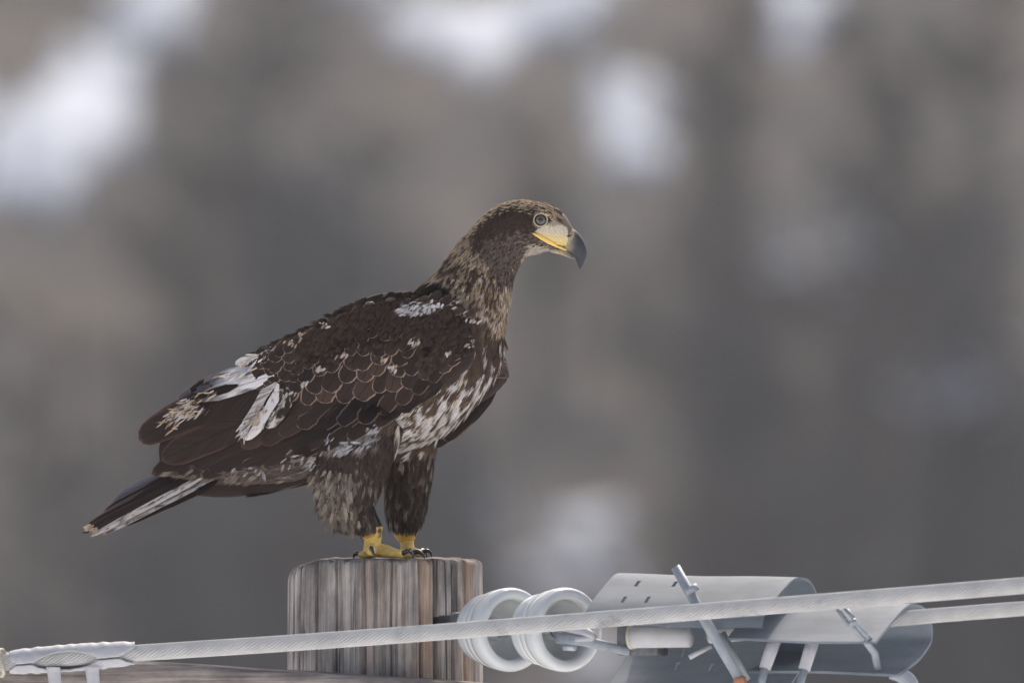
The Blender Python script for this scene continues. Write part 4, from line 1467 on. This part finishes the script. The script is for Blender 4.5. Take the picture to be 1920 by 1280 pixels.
# frayed pale tips of the tail
TT = ([], [], [])
for _ in range(36):
    u = fr.random()
    x, y, d = 150 + 22 * u + fr.gauss(0, 5), 995 + 10 * u + fr.gauss(0, 2.5), 160 + fr.gauss(0, 3)
    c1 = blend(TAN, PALE, fr.random()) if fr.random() < .7 else MID
    fl = np.array([-1, .1, -.50 + fr.gauss(0, .15)]); fl /= np.linalg.norm(fl)
    n = np.array([0, -1.0, 0]); n -= fl * np.dot(fl, n); n /= np.linalg.norm(n)
    frayed(*TT, np.array([x + 15, d, -y + 7]), fl, np.cross(n, fl), n, fr.uniform(8, 18), 3.5, c1 * .8, c1, .1, fr)
tag(eobj('tail_tip_plumage', np.array(TT[0]), TT[1], M_PLUME, col=np.array(TT[2])), kind='stuff')

# --- beak
bk, bfc, _ = body_loft([(1046, 444, -50, 25, 20), (1058, 447, -50, 23, 17.5), (1069, 452, -50, 21.5, 15), (1080, 463, -50, 18, 11.5), (1087, 478, -50, 14, 7.5), (1088.5, 491, -50, 8, 4.5), (1087, 505, -50, .8, .8)], 30, 20, lambda t: np.array([0, 1.0, 0]))
kc = []
for x, d, z in bk:
    t = np.clip((x - 1062 + (z + 452) * -.15) / 18, 0, 1)
    kc.append(blend(np.array([.33, .29, .19]), np.array([.030, .033, .042]), t))
beak = eobj('beak', bk, bfc, M_BEAK, col=np.array(kc))
lk, lf_, _ = body_loft([(1034, 464, -50, 9, 15), (1054, 471, -50, 7, 12), (1070, 479, -50, 5, 8), (1085, 488, -50, 1.2, 2)], 14, 14, lambda t: np.array([0, 1.0, 0]))
kc = [blend(np.array([.36, .29, .16]), np.array([.10, .09, .085]), np.clip((x - 1046) / 24, 0, 1)) for x, d, z in lk]
eobj('lower_beak', lk, lf_, M_BEAK, col=np.array(kc))
ck, cf_, _ = body_loft([(1050, 441, -50, 23, 18.5), (1056, 443, -50, 22.5, 19), (1064, 446, -50, 20.5, 17.6), (1072, 450, -50, 17, 14.5)], 12, 24, lambda t: np.array([0, 1.0, 0]))
eobj('cere', ck, cf_, M_SKIN, beak, col=np.tile(np.array([.33, .28, .20]), (len(ck), 1)))
for sg in (-1, 1):
    def side_d(x, y):
        h = BB.ray_cast(Vector((x, -50 + sg * 200, -y)), Vector((0, -sg, 0)))
        return h[0].y if h[0] is not None else -50 + sg * 14
    nd = -50 + sg * 18.4
    v, f = qtube([(1063, 443.5, nd), (1067, 443, nd + sg * .3), (1072, 440.5, nd - sg * 1.6)], [1.4, 2.4, 1.0], 8, 8, .8)
    eobj('nostril', v, f, M_EYE, beak)
    gp = [(997, 437.5), (1010, 443), (1026, 452), (1044, 461), (1062, 470)]
    v, f = qtube([(x, y, side_d(x, y) + sg * -.2 if x < 1050 else -50 + sg * 13) for x, y in gp], [2.2, 4.2, 4.4, 3.4, 1.2], 10, 18)
    eobj('gape', v, f, M_GAPE)
    # eye
    ed = side_d(1013, 413)
    ec = np.array([1013.5, ed - sg * 4.2, -413])

    def cap(Rr, ang, n=8, seg=28):
        V = [tuple(ec + np.array([0, sg * Rr, 0]))]
        F = []
        for i in range(1, n + 1):
            a = ang * i / n
            for j in range(seg):
                b = 2 * math.pi * j / seg
                V.append(tuple(ec + Rr * np.array([math.sin(a) * math.cos(b), sg * math.cos(a), math.sin(a) * math.sin(b)])))
        F += [(0, 1 + j, 1 + (j + 1) % seg) for j in range(seg)]
        for i in range(n - 1):
            for j in range(seg):
                a = 1 + i * seg + j; b = 1 + i * seg + (j + 1) % seg
                F.append((a, b, b + seg, a + seg))
        return np.array(V), F
    v, f = cap(13.0, 1.9, 12)
    eye = eobj('eye', v, f, M_EYE)
    v, f = cap(13.35, .66)
    eobj('iris', v, f, M_IRIS, eye)
    v, f = cap(13.6, .31)
    eobj('pupil', v, f, M_EYE, eye)
    pts = []
    for j in range(29):
        b = 2 * math.pi * j / 28
        pts.append((ec[0] + 12.6 * math.cos(b), 413 - 12.0 * math.sin(b), side_d(ec[0] + 12.6 * math.cos(b), 413 - 12.0 * math.sin(b)) * .35 + (ed + sg * .6) * .65 + sg * 1.4))
    v, f = qtube(pts, 1.25, 8, None)
    eobj('eyelid', v, f, M_LID, eye)
    v, f = qtube([(1012, 400, side_d(1012, 401) - sg * .6), (1024, 402.5, side_d(1024, 403) + sg * .8), (1037, 411.5, side_d(1037, 411))], [1.2, 2.6, 1.4], 8, 12)
    eobj('brow', v, f, M_LID)

# --- feet
def foot(parts, claws):
    v, f = merge(parts)
    tmp = mesh_obj('foot', v, f, None)
    m1 = tmp.modifiers.new('r', 'REMESH'); m1.mode = 'VOXEL'; m1.voxel_size = 1.5
    m2 = tmp.modifiers.new('s', 'SMOOTH'); m2.factor = .5; m2.iterations = 4
    bake(tmp)
    V = np.empty(len(tmp.data.vertices) * 3); tmp.data.vertices.foreach_get('co', V); V = V.reshape(-1, 3)
    F = [tuple(p.vertices) for p in tmp.data.polygons]
    bpy.data.objects.remove(tmp)
    o = eobj('foot', V, F, M_YELLOW)
    for pts in claws:
        v, f = qtube(pts, [4.8, 4.2, 2.6, .5][:len(pts)], 10, 12)
        eobj('talon', v, f, M_TALON, o)
    return o


foot([qtube([(700, 985, -78), (700, 1005, -76), (698, 1022, -76), (697, 1036, -78)], [19, 16.5, 15.5, 17], 14, 14),
      qtube([(700, 1030, -78), (722, 1030, -80), (745, 1036, -82), (772, 1038, -84)], [13, 11, 8.5, 8], 12, 14),
      qtube([(698, 1030, -80), (697, 1031, -100), (697, 1033, -122), (697, 1031, -146)], [13, 11, 9, 8.5], 12, 14),
      qtube([(697, 1032, -80), (715, 1035, -104), (738, 1036, -124), (756, 1037, -136)], [12, 9, 8, 7.5], 12, 14),
      qtube([(696, 1034, -76), (684, 1038, -64), (676, 1039, -52)], [12, 8.5, 6], 12, 10)],
     [[(772, 1036, -84), (784, 1033, -86), (793, 1038, -88), (797, 1046, -88)], [(697, 1027, -148), (698, 1026, -158), (701, 1034, -167), (704, 1046, -168)],
      [(756, 1035, -136), (766, 1031, -142), (774, 1037, -147), (776, 1046, -148)], [(677, 1037, -50), (668, 1036, -44), (664, 1041, -40), (663, 1046, -38)]])
foot([qtube([(762, 990, 95), (762, 1010, 95), (763, 1024, 95), (764, 1034, 93)], [16, 14, 13, 14], 14, 12),
      qtube([(764, 1032, 94), (775, 1035, 88), (786, 1038, 84), (793, 1039, 82)], [11, 8.5, 7.5, 6], 12, 12),
      qtube([(763, 1033, 92), (764, 1036, 70), (766, 1037, 48), (768, 1037, 36)], [11, 8.5, 8, 7], 12, 12),
      qtube([(764, 1033, 96), (776, 1036, 112), (786, 1038, 124)], [11, 8.5, 7], 12, 12),
      qtube([(763, 1034, 96), (752, 1038, 108), (746, 1039, 118)], [11, 8, 6], 12, 10)],
     [[(793, 1036, 82), (801, 1033, 80), (807, 1037, 79), (809, 1046, 79)], [(768, 1034, 34), (770, 1031, 24), (772, 1037, 17), (773, 1046, 16)],
      [(786, 1036, 124), (794, 1033, 130), (798, 1038, 133), (800, 1046, 134)], [(746, 1037, 119), (738, 1035, 125), (735, 1041, 129), (734, 1046, 131)]])
